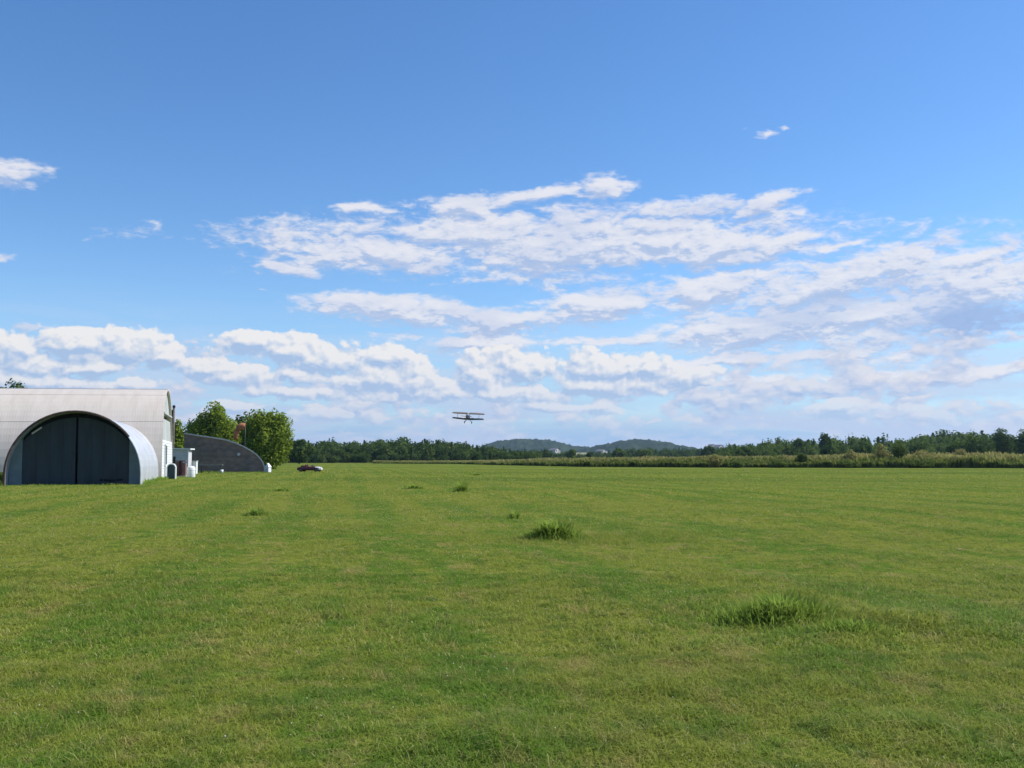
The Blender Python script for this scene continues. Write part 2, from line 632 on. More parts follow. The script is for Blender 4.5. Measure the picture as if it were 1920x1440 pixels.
def lawn_col(nt):
    geo = nt.node('ShaderNodeNewGeometry').outputs['Position']
    n = nt.N.new('ShaderNodeGroup')
    n.node_tree = gg
    nt.L.new(geo, n.inputs[0])
    return n.outputs[0], geo


# soil sheet
m_ground, nt, out = new_mat('ground_turf')
c, geo = lawn_col(nt)
hs = nt.node('ShaderNodeHueSaturation')
nt.set(hs, 'Color', c)
hs.inputs['Value'].default_value = 0.78
grain = nt.noise(geo, 9.0, 5, 0.7)
grain2 = nt.noise(nt.mapping(geo, scale=(1, .35, 1)), 1.6, 5, 0.7)
cc = nt.mix(nt.maprange(grain, 0.3, 0.72, 0.55, 0.0), hs.outputs[0], (0.055, 0.075, 0.018))
cc = nt.mix(nt.maprange(grain2, 0.52, 0.72, 0, 0.35), cc, (0.20, 0.22, 0.06))
d = nt.node('ShaderNodeBsdfDiffuse')
nt.set(d, 'Color', cc)
bn = nt.node('ShaderNodeBump')
bn.inputs['Strength'].default_value = 0.9
bn.inputs['Distance'].default_value = 0.08
nt.set(bn, 'Height', nt.noise(geo, 5.0, 6, 0.75))
nt.set(d, 'Normal', bn.outputs[0])
nt.L.new(d.outputs[0], out.inputs[0])


def ladder(lo, hi, step0, grow):
    a, s = [lo], step0
    while a[-1] < hi:
        a.append(a[-1] + s)
        s *= grow
    return a


ys = [-400, -150, -60, -25, -10, -4] + ladder(0, 6000, 0.7, 1.045)
xp = ladder(0.6, 6000, 0.8, 1.09)
xs = [-x for x in reversed(xp)] + [0.0] + xp
X, Y = np.meshgrid(np.array(xs), np.array(ys))
Zg = gh(X, Y)
nx, ny = len(xs), len(ys)
gm = bpy.data.meshes.new('ground')
gm.from_pydata(np.stack([X.ravel(), Y.ravel(), Zg.ravel()], 1).tolist(), [],
               [(j * nx + i, j * nx + i + 1, (j + 1) * nx + i + 1, (j + 1) * nx + i) for j in range(ny - 1) for i in range(nx - 1)])
gm.polygons.foreach_set('use_smooth', [True] * len(gm.polygons))
gm.materials.append(m_ground)
ground = bpy.data.objects.new('ground', gm)
COL.objects.link(ground)
tag(ground, 'wide mown airfield grass with dry and lush patches', 'field', kind='structure')

# ------------------------------------------------------------------ blades of the lawn
m_blade, nt, out = new_mat('grass_blade')
c, geo = lawn_col(nt)
rnd = nt.node('ShaderNodeAttribute', {'attribute_name': 'rnd'}).outputs['Fac']
c = nt.mix(nt.maprange(rnd, 0.0, 0.30, 0.45, 0.0, False), c, (0.055, 0.12, 0.014))
c = nt.mix(nt.maprange(rnd, 0.62, 0.93, 0.0, 0.45, False), c, (0.32, 0.37, 0.085))
c = nt.mix(nt.maprange(rnd, 0.93, 0.96, 0.0, 0.75, False), c, (0.42, 0.35, 0.17))
pr = nt.node('ShaderNodeBsdfPrincipled')
nt.set(pr, 'Base Color', c)
pr.inputs['Roughness'].default_value = 0.7
pr.inputs['Specular IOR Level'].default_value = 0.08
tr = nt.node('ShaderNodeBsdfTranslucent')
nt.set(tr, 'Color', nt.mix(0.5, c, (0.24, 0.34, 0.03)))
ms = nt.node('ShaderNodeMixShader')
ms.inputs[0].default_value = 0.38
nt.L.new(pr.outputs[0], ms.inputs[1])
nt.L.new(tr.outputs[0], ms.inputs[2])
nt.L.new(ms.outputs[0], out.inputs[0])


class VN:
    """value noise for placing grass"""

    def __init__(self, seed):
        self.g = np.random.default_rng(seed).random((256, 256))

    def __call__(self, x, y, s):
        x, y = np.asarray(x) * s + 1000, np.asarray(y) * s + 1000
        xi, yi = np.floor(x).astype(int), np.floor(y).astype(int)
        fx, fy = x - xi, y - yi
        fx, fy = fx * fx * (3 - 2 * fx), fy * fy * (3 - 2 * fy)
        g = self.g
        a, b = g[yi % 256, xi % 256], g[yi % 256, (xi + 1) % 256]
        c, d = g[(yi + 1) % 256, xi % 256], g[(yi + 1) % 256, (xi + 1) % 256]
        return (a * (1 - fx) + b * fx) * (1 - fy) + (c * (1 - fx) + d * fx) * fy


vn = VN(3)
CL1, CL2, CL3 = gnd(1480, 1172), gnd(1040, 1012), gnd(866, 921)
TALL = [(CL1[0] + .1, CL1[1] + .25, .6, .7), (CL1[0] + .95, CL1[1] - .45, .7, 1.5), (CL2[0], CL2[1], 1.3, 1.2), (CL2[0] + 1.7, CL2[1] + .4, 1.2, 1.0), (CL3[0], CL3[1], 1.5, 1.5)]
for (px, py, r, k) in ((1760, 1400, .5, .9), (560, 1150, .8, .7), (1240, 1330, .7, .7), (860, 1410, .4, .9), (1950, 1200, .8, .8), (520, 968, 1.6, 1.2)):
    g_ = gnd(px, py)
    TALL.append((g_[0], g_[1], r, k))


def lawn_band(y0, y1, dens, w, h, nseg, rng):
    area = 0.62 * (y1 * y1 - y0 * y0) + 5.2 * (y1 - y0)
    n = int(area * dens)
    # sample y with density proportional to width
    y = np.sqrt(rng.random(n) * (y1 * y1 - y0 * y0) + y0 * y0)
    x = (rng.random(n) * 2 - 1) * (0.62 * y + 2.6)
    cl_ = vn(x, y, 2.3) * 0.55 + vn(x, y, 7.1) * 0.45
    keep = rng.random(n) < 0.35 + 0.9 * cl_
    x, y, cl_ = x[keep], y[keep], cl_[keep]
    n = len(x)
    hh = h * (0.40 + 1.0 * rng.random(n)) * (0.45 + 0.8 * vn(x, y, 1.1) * (0.5 + vn(x, y, 0.4)) + 0.75 * vn(x, y, 5.2) ** 2)
    for (tx, ty, tr_, k) in TALL:
        hh *= 1 + k * np.exp(-((x - tx) ** 2 + (y - ty) ** 2) / (tr_ * tr_))
    yaw = rng.random(n) * 2 * np.pi
    lean = hh * (0.4 + 2.2 * rng.random(n))
    dx, dy = np.cos(yaw), np.sin(yaw)
    px_, py_ = -dy, dx
    ww = w * (0.6 + 0.8 * rng.random(n))
    z = gh(x, y) - 0.004
    B = np.stack([x, y, z], 1)
    Pv = np.stack([px_, py_, np.zeros(n)], 1) * ww[:, None] * 0.5
    D = np.stack([dx, dy, np.zeros(n)], 1)
    up = np.array([0, 0, 1.0])
    tip = B + D * lean[:, None] + up * (hh * (0.25 + 0.65 * rng.random(n)))[:, None]
    rn = rng.random(n)
    if nseg == 1:
        V = np.stack([B - Pv, B + Pv, tip], 1).reshape(-1, 3)
        return V, rn, 3
    mid_ = B + D * lean[:, None] * 0.35 + up * hh[:, None] * 0.62
    V = np.stack([B - Pv, B + Pv, mid_ + Pv * .8, mid_ - Pv * .8, tip], 1).reshape(-1, 3)
    return V, rn, 5


parts5, r5, parts3, r3 = [], [], [], []
for args in ((3.0, 8.0, 7000, .0042, .040, 2), (8.0, 14.0, 2600, .0068, .046, 2)):
    V, rn, _ = lawn_band(*args, RNG)
    parts5.append(V)
    r5.append(rn)
for args in ((14.0, 24.0, 1000, .011, .052, 1), (24.0, 40.0, 330, .020, .060, 1), (40.0, 75.0, 60, .040, .075, 1), (75.0, 150.0, 8, .10, .10, 1)):
    V, rn, _ = lawn_band(*args, RNG)
    parts3.append(V)
    r3.append(rn)
# one mesh for all of the lawn: near blades five corners each, farther ones three
V5, V3 = np.concatenate(parts5), np.concatenate(parts3)
n5, n3 = len(V5) // 5, len(V3) // 3
me = bpy.data.meshes.new('grass')
V = np.concatenate([V5, V3])
me.vertices.add(len(V))
me.vertices.foreach_set('co', V.astype(np.float32).ravel())
l5 = (np.arange(n5)[:, None] * 5 + np.array([0, 1, 2, 3, 3, 2, 4])[None]).ravel()
l3 = (np.arange(n3)[:, None] * 3 + np.array([0, 1, 2])[None]).ravel() + len(V5)
tot = np.concatenate([np.tile([4, 3], n5), np.full(n3, 3)])
me.loops.add(len(l5) + len(l3))
me.loops.foreach_set('vertex_index', np.concatenate([l5, l3]).astype(np.int32))
me.polygons.add(len(tot))
me.polygons.foreach_set('loop_start', np.concatenate([[0], np.cumsum(tot)[:-1]]).astype(np.int32))
me.update(calc_edges=True)
a = me.attributes.new('rnd', 'FLOAT', 'POINT')
a.data.foreach_set('value', np.concatenate([np.repeat(np.concatenate(r5), 5), np.repeat(np.concatenate(r3), 3)]).astype(np.float32))
me.materials.append(m_blade)
grass = bpy.data.objects.new('grass', me)
COL.objects.link(grass)
tag(grass, 'short mown green and straw coloured grass blades covering the field', 'grass', kind='stuff')

# clover heads
m_clover = mat('clover_white', (0.50, 0.50, 0.38), 0.8, var=0.2)
n = 2600
y = np.sqrt(RNG.random(n) * (34 ** 2 - 4 ** 2) + 16)
x = (RNG.random(n) * 2 - 1) * (0.6 * y + 1)
k = RNG.random(n) < np.clip((vn(x, y, .35) - .35) * 2.4, .06, 1) * np.where(x < 2, 1, .45)
x, y = x[k], y[k]
n = len(x)
r_ = 0.0046 * (0.6 + .7 * RNG.random(n)) * (1 + y / 26)
z = gh(x, y) + 0.03 + .02 * RNG.random(n)
oc = np.array([[1, 0, 0], [-1, 0, 0], [0, 1, 0], [0, -1, 0], [0, 0, .9], [0, 0, -.9]])
V = (np.stack([x, y, z], 1)[:, None, :] + oc[None] * r_[:, None, None]).reshape(-1, 3)
o = np_mesh('clover_flowers', V, 6, m_clover, loops=[(0, 2, 4), (2, 1, 4), (1, 3, 4), (3, 0, 4), (2, 0, 5), (1, 2, 5), (3, 1, 5), (0, 3, 5)])
tag(o, 'tiny white clover heads dotted through the grass', 'clover', kind='stuff')

# ------------------------------------------------------------------ grass clumps
m_clump = leaf_mat('clump_grass', [(0.110, 0.205, 0.030), (0.190, 0.285, 0.042), (0.28, 0.36, 0.085)], 0.55, (0.27, 0.37, 0.06), 5.0)
m_drygrass = leaf_mat('dry_grass', [(0.36, 0.28, 0.13), (0.44, 0.36, 0.18), (0.50, 0.42, 0.24)], 0.2, None, 3.0)


def clump_mesh(n, rx, ry, h, w, rng, lie=0.55):
    rr = np.minimum(np.abs(rng.normal(0, .55, n)), 1.35)
    an = rng.random(n) * 2 * np.pi
    bx, by = rr * np.cos(an) * rx, rr * np.sin(an) * ry
    L = h * (0.40 + 0.85 * rng.random(n)) * np.clip(1.12 - 0.58 * rr ** 1.5, .22, 2)
    yaw = np.where(rng.random(n) < .55, np.arctan2(by / ry, bx / rx) + rng.normal(0, .7, n), rng.random(n) * 2 * np.pi)
    le = L * lie * (0.3 + 1.1 * rng.random(n))
    q_ = slice(0, 8)                                      # a few runners lie flat across the whole tuft
    bx[q_] = by[q_] = 0
    yaw[q_] = np.arange(8) * math.pi / 4
    L[q_] = .03
    le[q_] = 1.3 * np.hypot(rx * np.cos(yaw[q_]), ry * np.sin(yaw[q_]))
    D = np.stack([np.cos(yaw), np.sin(yaw), np.zeros(n)], 1)
    Pv = np.stack([-np.sin(yaw), np.cos(yaw), np.zeros(n)], 1) * (w * (0.6 + .8 * rng.random(n)))[:, None] * .5
    B = np.stack([bx, by, np.full(n, -.01)], 1)
    up = np.array([0, 0, 1.])
    droop = rng.random(n) * .62
    pts = []
    for t_, wd in ((0, .8), (.38, 1.), (.72, .8)):
        c_ = B + D * (le * t_ ** 1.7)[:, None] + up * (L * (t_ - droop * t_ ** 3))[:, None]
        pts += [c_ - Pv * wd, c_ + Pv * wd]
    tip = B + D * le[:, None] * 1.05 + up * (L * (.98 - droop))[:, None]
    V = np.stack(pts + [tip], 1).reshape(-1, 3)
    return V, rng.random(n)


CL_LOOPS = [(0, 1, 3, 2), (2, 3, 5, 4), (4, 5, 6)]


def clump(px, py, n, rx, ry, h, w, label, m=None, name='grass_clump', cat='grass clump', lie=.75, group=None):
    g_ = gnd(px, py)
    V, rn = clump_mesh(n, rx, ry, h, w, RNG, lie)
    o = np_mesh(name, V, 7, m or m_clump, {'rnd': rn}, CL_LOOPS)
    o.location = (g_[0], g_[1], float(gh(g_[0], g_[1])))
    return tag(o, label, cat, group)


clump(1472, 1172, 4600, .68, .42, .28, .0070, 'large lush dark green grass clump left unmown in the right foreground')
clump(1600, 1200, 1500, .62, .34, .15, .007, 'low pale spread of longer grass trailing to the right of the large dark clump')
clump(1040, 1012, 1900, .55, .40, .42, .014, 'medium ragged grass clump in the middle of the field with long blades')
clump(866, 921, 420, .34, .34, .55, .03, 'small dark upright tuft of weeds standing far out in the field')
clump(966, 974, 220, .22, .22, .26, .018, 'small soft grass tuft left of and behind the medium ragged clump')
clump(482, 968, 380, .42, .3, .25, .02, 'low dark grass tuft on the left side in front of the hangars')
clump(778, 915, 260, .75, .4, .30, .04, 'low flat dark tuft left of the small upright weed tuft')
clump(528, 919, 200, .7, .4, .24, .04, 'faint low tuft far out in front of the grey curved shed')
clump(895, 891, 160, .9, .5, .3, .06, 'farthest low dark tuft near the far mown strip')
clump(1803, 1024, 160, .13, .06, .05, .010, 'small straw coloured wisp of cut hay on the right of the field', m_drygrass, 'hay_wisp', 'dry hay', 1.6)
clump(1852, 1134, 170, .16, .05, .035, .007, 'thin pale line of dry cut hay to the right of the large clump', m_drygrass, 'hay_wisp', 'dry hay', 1.8)
clump(560, 1229, 60, .022, .022, .05, .008, 'tiny tan dried tuft in the left foreground', m_drygrass, 'dry_tuft', 'dry tuft', .8)

# ------------------------------------------------------------------ trees
m_bark = mat('bark', (0.10, 0.075, 0.055), 0.9, var=0.4, scale=6, bump=.6, stretch=(1, 1, .3))
m_leaf_light = leaf_mat('leaf_light', [(0.080, 0.140, 0.018), (0.185, 0.255, 0.028), (0.28, 0.34, 0.05)], .45)
m_leaf_mid = leaf_mat('leaf_mid', [(0.042, 0.082, 0.018), (0.100, 0.155, 0.028), (0.15, 0.20, 0.040)], .33)
m_leaf_dark = leaf_mat('leaf_dark', [(0.028, 0.060, 0.016), (0.072, 0.122, 0.028), (0.125, 0.17, 0.044)], .32)
m_leaf_pine = leaf_mat('leaf_pine', [(0.018, 0.040, 0.018), (0.034, 0.064, 0.024), (0.055, 0.084, 0.032)], .2)


def quads(C, Nn, S, rng):
    n = len(C)
    a = rng.normal(size=(n, 3))
    u = np.cross(Nn, a)
    u /= np.linalg.norm(u, axis=1)[:, None] + 1e-9
    v = np.cross(Nn, u)
    u = u * S[:, None]
    v = v * (S * .7)[:, None]
    return np.stack([C - u, C - v * .9 + u * .1, C + u, C + v], 1).reshape(-1, 3)


def crown_pts(rng, rx, rz, zc, nl, nleaf, leaf, shape='round'):
    """leaf clumps on the outside of many boughs -> centres, normals, sizes"""
    Cs, Ns = [], []
    k = 0
    lobes = []
    while len(lobes) < nl:
        p = rng.uniform(-1, 1, 3)
        if shape == 'cone':
            t_ = (p[2] + 1) / 2
            if math.hypot(p[0], p[1]) > (1.0 - t_) * 1.0 + .06:
                continue
            lr = .30 * (1 - t_) + .10
        else:
            q = np.linalg.norm(p)
            if q > .97 or q < .45:
                continue
            lr = rng.uniform(.24, .44)
        lobes.append((p, lr))
    per = nleaf // nl
    if shape == 'cone':                                  # leader and inner boughs
        lobes += [(np.array([0, 0, z_]), .20 * (1 - (z_ + 1) / 2) + .06) for z_ in np.linspace(-.7, .98, 12)]
    else:                                                # inner crown, so that no bough hangs loose
        for k in range(nl // 2):
            d = rng.normal(size=3)
            lobes.append((d / np.linalg.norm(d) * rng.uniform(.3, .62), rng.uniform(.30, .42)))
    for p, lr in lobes:
        d = rng.normal(size=(per, 3))
        d /= np.linalg.norm(d, axis=1)[:, None]
        rad = lr * (0.55 + 0.55 * np.sqrt(rng.random(per)))
        c = p[None] * np.array([.80, .80, .84]) + d * rad[:, None]
        c *= np.array([rx, rx, rz])
        c[:, 2] += zc
        Cs.append(c)
        nn = d + rng.normal(0, .55, (per, 3)) + np.array([0, 0, .25])
        Ns.append(nn / np.linalg.norm(nn, axis=1)[:, None])
    C, Nn = np.concatenate(Cs), np.concatenate(Ns)
    S = leaf * (.6 + .8 * rng.random(len(C)))
    ok = C[:, 2] > .02
    return C[ok], Nn[ok], S[ok]


def trunk_mb(rng, h, r, rx, zc, rz, nlimb=7):
    mb = MB()
    top = zc + rz * .35
    mb.tube([(0, 0, -.15), (0.03 * h * rng.normal() * .3, 0, h * .15), (.02 * h * rng.normal(), .02 * h * rng.normal(), zc * .7), (0, 0, top)], [r * 1.35, r, r * .7, r * .2], 8)
    for i in range(nlimb):
        an = rng.random() * 6.28
        z0 = zc - rz * .75 + (i / nlimb) * rz * 1.0
        L = rx * rng.uniform(.55, .85)
        mb.tube([(0, 0, z0), (math.cos(an) * L * .5, math.sin(an) * L * .5, z0 + L * .28), (math.cos(an) * L, math.sin(an) * L, z0 + L * .65)], [r * .45, r * .28, r * .08], 5)
    return mb


def make_tree(name, label, loc, h, rx, m, rng, low=.12, nl=26, nleaf=3600, leaf=.28, shape='round', group=None, cat='tree', trunk_r=None):
    rz = h * (1 - low) / 2
    zc = h * low + rz
    t_ = thing(name, label, cat, loc, rng.random() * 0.01, group)
    C, Nn, S = crown_pts(rng, rx, rz, zc, nl, nleaf, leaf, shape)
    np_mesh('crown', quads(C, Nn, S, rng), 4, m, {'rnd': rng.random(len(C))}, [(0, 1, 2, 3)], t_)
    trunk_mb(rng, h, trunk_r or h * .022, rx, zc, rz).build('trunk', m_bark, t_, True)
    return t_


def tree_px(name, label, px, ptop, Y, wpx, m, seed, **kw):
    p = at(px, ptop, Y)
    rng = np.random.default_rng(seed)
    return make_tree(name, label, (p[0], Y, 0), p[2] * 1.05, wpx / 2 / FPX * Y * 1.12, m, rng, **kw)


tree_px('broadleaf_tree', 'tall leafy mid green tree rising behind the grey curved shed left of the windsock', 404, 764, 168, 84, m_leaf_light, 21, low=.04, nl=64, nleaf=13000, leaf=.22)
tree_px('broadleaf_tree', 'broad rounded yellow green tree right of the windsock behind the grey curved shed', 501, 778, 160, 86, m_leaf_light, 22, low=.02, nl=90, nleaf=17000, leaf=.22)
tree_px('broadleaf_tree', 'dark low spreading tree between the hangar and the tall leafy tree', 372, 798, 185, 72, m_leaf_dark, 23, low=.02, nl=44, nleaf=6000, leaf=.3)
tree_px('slender_tree', 'thin dark treetop poking up beyond the left end of the grey curved shed', 355, 790, 205, 9, m_leaf_pine, 24, low=.3, nl=12, nleaf=500, leaf=.22)
tree_px('broadleaf_tree', 'dark tree showing between the windsock and the broad yellow green tree', 458, 783, 182, 40, m_leaf_dark, 25, low=.02, nl=36, nleaf=4500, leaf=.28)
tree_px('broadleaf_tree', 'light green bushy tree close behind the right end of the big hangar', 331, 793, 118, 30, m_leaf_light, 26, low=.05, nl=22, nleaf=2400, leaf=.17)
tree_px('conifer_tree', 'narrow dark conifer hugging the right end of the big hangar', 324, 768, 112, 15, m_leaf_pine, 27, low=.05, nl=22, nleaf=1400, leaf=.16, shape='cone')
tree_px('broadleaf_tree', 'dark treetop peeping over the hangar roof at the left edge', 28, 716, 112, 80, m_leaf_dark, 28, low=.15, nl=44, nleaf=7000, leaf=.16)
tree_px('broadleaf_tree', 'low dark tree at the left end of the far wood beside the yellow green tree', 562, 823, 330, 50, m_leaf_dark, 29, low=.01, nl=34, nleaf=3600, leaf=.40)


# far woods: one mass each
def proto_pts(seed, kind):
    rng = np.random.default_rng(seed)
    if kind == 'pine':
        return crown_pts(rng, .22, .50, .50, 30, 520, .042, 'cone')
    return crown_pts(rng, rng.uniform(.36, .48), .47, .50, 26, 620, .045)


PROT = [proto_pts(100 + i, 'pine' if i % 4 == 0 else 'round') for i in range(9)]


def wood(name, label, prof, y_near, depth, n, m, seed, hk=1.0, pine=.3):
    """prof: [(px, ptop)] skyline; trees stand on flat ground in rows behind y_near, the skyline ones reach the profile"""
    rng = np.random.default_rng(seed)
    Cs, Ns, Ss, Rn = [], [], [], []
    pxs, pts_ = [p[0] for p in prof], [p[1] for p in prof]
    for i in range(n):
        t_ = rng.random()
        px = pxs[0] + (pxs[-1] - pxs[0]) * rng.random()
        Yn = np.interp(px, pxs, y_near) if hasattr(y_near, '__len__') else y_near
        Yt = Yn + depth * t_ ** 1.2
        top = np.interp(px, pxs, pts_)
        H = at(px, top, Yt)[2]
        H *= (0.66 + .34 * t_ + rng.normal(0, .05)) * hk
        if i % 3 == 0:                                  # underwood along the front
            Yt = Yn - 6 + 14 * rng.random()
            H = rng.uniform(2.5, 5.5)
        P_ = PROT[rng.integers(1, 9)] if rng.random() > pine else PROT[(0, 4, 8)[rng.integers(0, 3)]]
        C, Nn, S = P_
        an = rng.random() * 6.28
        ca, sa = math.cos(an), math.sin(an)
        M = np.array([[ca, -sa, 0], [sa, ca, 0], [0, 0, 1]])
        ww = rng.uniform(.85, 1.25)
        x0 = at(px, top, Yt)[0]
        if i % 3 == 0:
            ww *= 1.5
        Cs.append((C * np.array([ww, ww, 1])) @ M.T * H + np.array([x0, Yt, 0]))
        Ns.append(Nn @ M.T)
        Ss.append(S * H)
        Rn.append(np.clip(rng.random() * .9 + rng.normal(0, .15, len(C)), 0, 1))
    C, Nn, S, Rn = map(np.concatenate, (Cs, Ns, Ss, Rn))
    o = np_mesh(name, quads(C, Nn, S, rng), 4, m, {'rnd': Rn}, [(0, 1, 2, 3)])
    return tag(o, label, 'wood', kind='stuff')


LEFT_SKY = [(530, 828), (560, 824), (610, 822), (650, 822), (700, 820), (740, 818), (790, 822), (830, 821), (865, 825), (905, 831), (935, 836), (980, 840), (1010, 842)]
wood('far_wood', 'dark mixed wood along the far side of the field below the biplane', LEFT_SKY, 420, 110, 430, m_leaf_dark, 41, pine=.10)
MID_SKY = [(960, 843), (1010, 842), (1050, 846), (1100, 848), (1140, 842), (1180, 838), (1230, 837), (1280, 837), (1330, 838), (1370, 838)]
wood('far_wood', 'low distant line of trees below the two blue hills', MID_SKY, 720, 160, 330, m_leaf_dark, 42, pine=.06)
RIGHT_SKY = [(1345, 840), (1365, 829), (1410, 824), (1470, 821), (1540, 818), (1600, 814), (1640, 815), (1690, 817), (1720, 812), (1760, 808), (1800, 805), (1840, 804), (1862, 812), (1900, 813), (1960, 808), (2060, 810), (2200, 806)]
wood('far_wood', 'mixed green wood climbing the low rise beyond the weeds on the right', RIGHT_SKY, 430, 150, 640, m_leaf_mid, 43, pine=.04)

# individual trees in front of the right-hand wood
FRONT = [
    (1616, 826, 330, 40, m_leaf_dark, 'dark bushy tree leaning into the tan shrubs in front of the right wood'),
    (1548, 813, 440, 24, m_leaf_dark, 'slim dark tree standing above the skyline of the right wood'),
    (1498, 820, 440, 20, m_leaf_dark, 'small dark treetop on the left part of the right wood'),
    (1720, 830, 330, 34, m_leaf_dark, 'small round dark tree behind the tan shrubs right of the green sapling'),
    (1832, 814, 320, 60, m_leaf_dark, 'large dark round tree in front of the highest part of the right wood'),
    (1880, 808, 330, 50, m_leaf_dark, 'tall dark tree near the right edge behind the weeds'),
    (1924, 806, 310, 44, m_leaf_dark, 'dark tree cut by the right edge of the view'),
    (1790, 828, 340, 36, m_leaf_mid, 'grey green round tree left of the large dark round tree'),
    (1552, 836, 340, 26, m_leaf_dark, 'short dark tree at the foot of the right wood below the slim dark tree'),
    (1395, 838, 400, 40, m_leaf_mid, 'rounded mid green tree at the left foot of the right wood'),
    (1328, 838, 560, 30, m_leaf_dark, 'dark tree before the white houses right of the second hill'),
    (1205, 843, 600, 30, m_leaf_mid, 'bright rounded tree in the low tree line below the second hill'),
    (1160, 842, 600, 26, m_leaf_mid, 'bushy green tree below the left slope of the second hill'),
    (1108, 848, 600, 20, m_leaf_dark, 'dark small tree beside the pale far field'),
    (1070, 844, 600, 22, m_leaf_mid, 'green tree left of the pale far field'),
    (1022, 845, 590, 24, m_leaf_dark, 'dark round tree below the right shoulder of the first hill'),
]
for i, (px, pt, Yt, wpx, m, lab) in enumerate(FRONT):
    pine_ = m is m_leaf_pine
    tree_px('conifer_tree' if pine_ else 'broadleaf_tree', lab, px, pt, Yt, wpx, m, 300 + i, low=.04, nl=34, nleaf=2400, leaf=.0010 * Yt * (.9 if pine_ else 1.0), shape='cone' if pine_ else 'round', group='trees before the far woods')

# ------------------------------------------------------------------ weeds strip
EDGE = [(700, 869.0, 1.0), (780, 869.6, .9), (860, 870.0, 1.0), (930, 872.0, 1.2), (1100, 875.5, 1.9), (1300, 876.5, 2.0), (1345, 876.5, 2.1), (1500, 877.0, 2.3), (1700, 877.5, 2.5), (1920, 878.0, 2.35), (2150, 878.5, 2.35)]
EP = np.array([[*gnd(p, q)[:2], hh] for p, q, hh in EDGE])
m_weed, nt, out = new_mat('tall_weeds')
hv = nt.node('ShaderNodeAttribute', {'attribute_name': 'hv'}).outputs['Fac']
rnd = nt.node('ShaderNodeAttribute', {'attribute_name': 'rnd'}).outputs['Fac']
geo = nt.node('ShaderNodeNewGeometry').outputs['Position']
nz = nt.noise(geo, .10, 5, .7)
gcol = nt.mix(rnd, (0.095, 0.140, 0.030), (0.19, 0.21, 0.052))
tcol = nt.mix(rnd, (0.36, 0.30, 0.12), (0.25, 0.265, 0.075))
hh_ = nt.math('ADD', hv, nt.math('MULTIPLY', nt.math('SUBTRACT', nz, .5), 1.6))
cc = nt.mix(nt.maprange(hh_, .54, 1.02), gcol, tcol)
d = nt.node('ShaderNodeBsdfDiffuse')
nt.set(d, 'Color', cc)
tr = nt.node('ShaderNodeBsdfTranslucent')
nt.set(tr, 'Color', cc)
ms = nt.node('ShaderNodeMixShader')
ms.inputs[0].default_value = .42
nt.L.new(d.outputs[0], ms.inputs[1])
nt.L.new(tr.outputs[0], ms.inputs[2])
nt.L.new(ms.outputs[0], out.inputs[0])
rng = np.random.default_rng(51)
n = 80000
seg = rng.random(n) * (len(EP) - 1)
# more blades where the strip is near
i0 = seg.astype(int)
f = seg - i0
base_ = EP[i0] * (1 - f)[:, None] + EP[i0 + 1] * f[:, None]
dep = rng.random(n) ** 1.6
dist = np.hypot(base_[:, 0], base_[:, 1])
dirv = base_[:, :2] / dist[:, None]
dd = dep * dist * .22 + (vn(base_[:, 0], base_[:, 1], .15) - .5) * 3.5 + (vn(base_[:, 0], base_[:, 1], .6) - .5) * 2.0
bx, by = base_[:, 0] + dirv[:, 0] * dd, base_[:, 1] + dirv[:, 1] * dd
H = base_[:, 2] * (.30 + .42 * rng.random(n) + .40 * vn(bx, by, .10) + .34 * vn(bx, by, .31)) * (1 - .50 * np.exp(-np.maximum(dd, 0) / 3.0))
w = dist * .0007 * (.6 + .9 * rng.random(n))
yaw = rng.random(n) * 6.28
le = H * (.05 + .35 * rng.random(n))
B = np.stack([bx, by, np.zeros(n)], 1)
D = np.stack([np.cos(yaw), np.sin(yaw), np.zeros(n)], 1)
Pv = np.stack([-np.sin(yaw), np.cos(yaw), np.zeros(n)], 1) * w[:, None]
up = np.array([0, 0, 1.])
M1 = B + D * le[:, None] * .4 + up * (H * .6)[:, None]
T1 = B + D * le[:, None] + up * H[:, None]
V = np.stack([B - Pv * .8, B + Pv * .8, M1 + Pv, M1 - Pv, T1 + Pv * .5, T1 - Pv * .5], 1).reshape(-1, 3)
# height by the strip's own height, so that only the tall seed heads are straw coloured
hvv = np.clip(np.stack([0 * H, 0 * H, .6 * H, .6 * H, H, H], 1) / (base_[:, 2] * 1.05)[:, None], 0, 1.1).reshape(-1)
o = np_mesh('tall_weeds', V, 6, m_weed, {'rnd': rng.random(n), 'hv': hvv}, [(0, 1, 2, 3), (3, 2, 4, 5)])
tag(o, 'unmown strip of tall weeds and straw seed heads along the far edge of the field', 'weeds', kind='stuff')

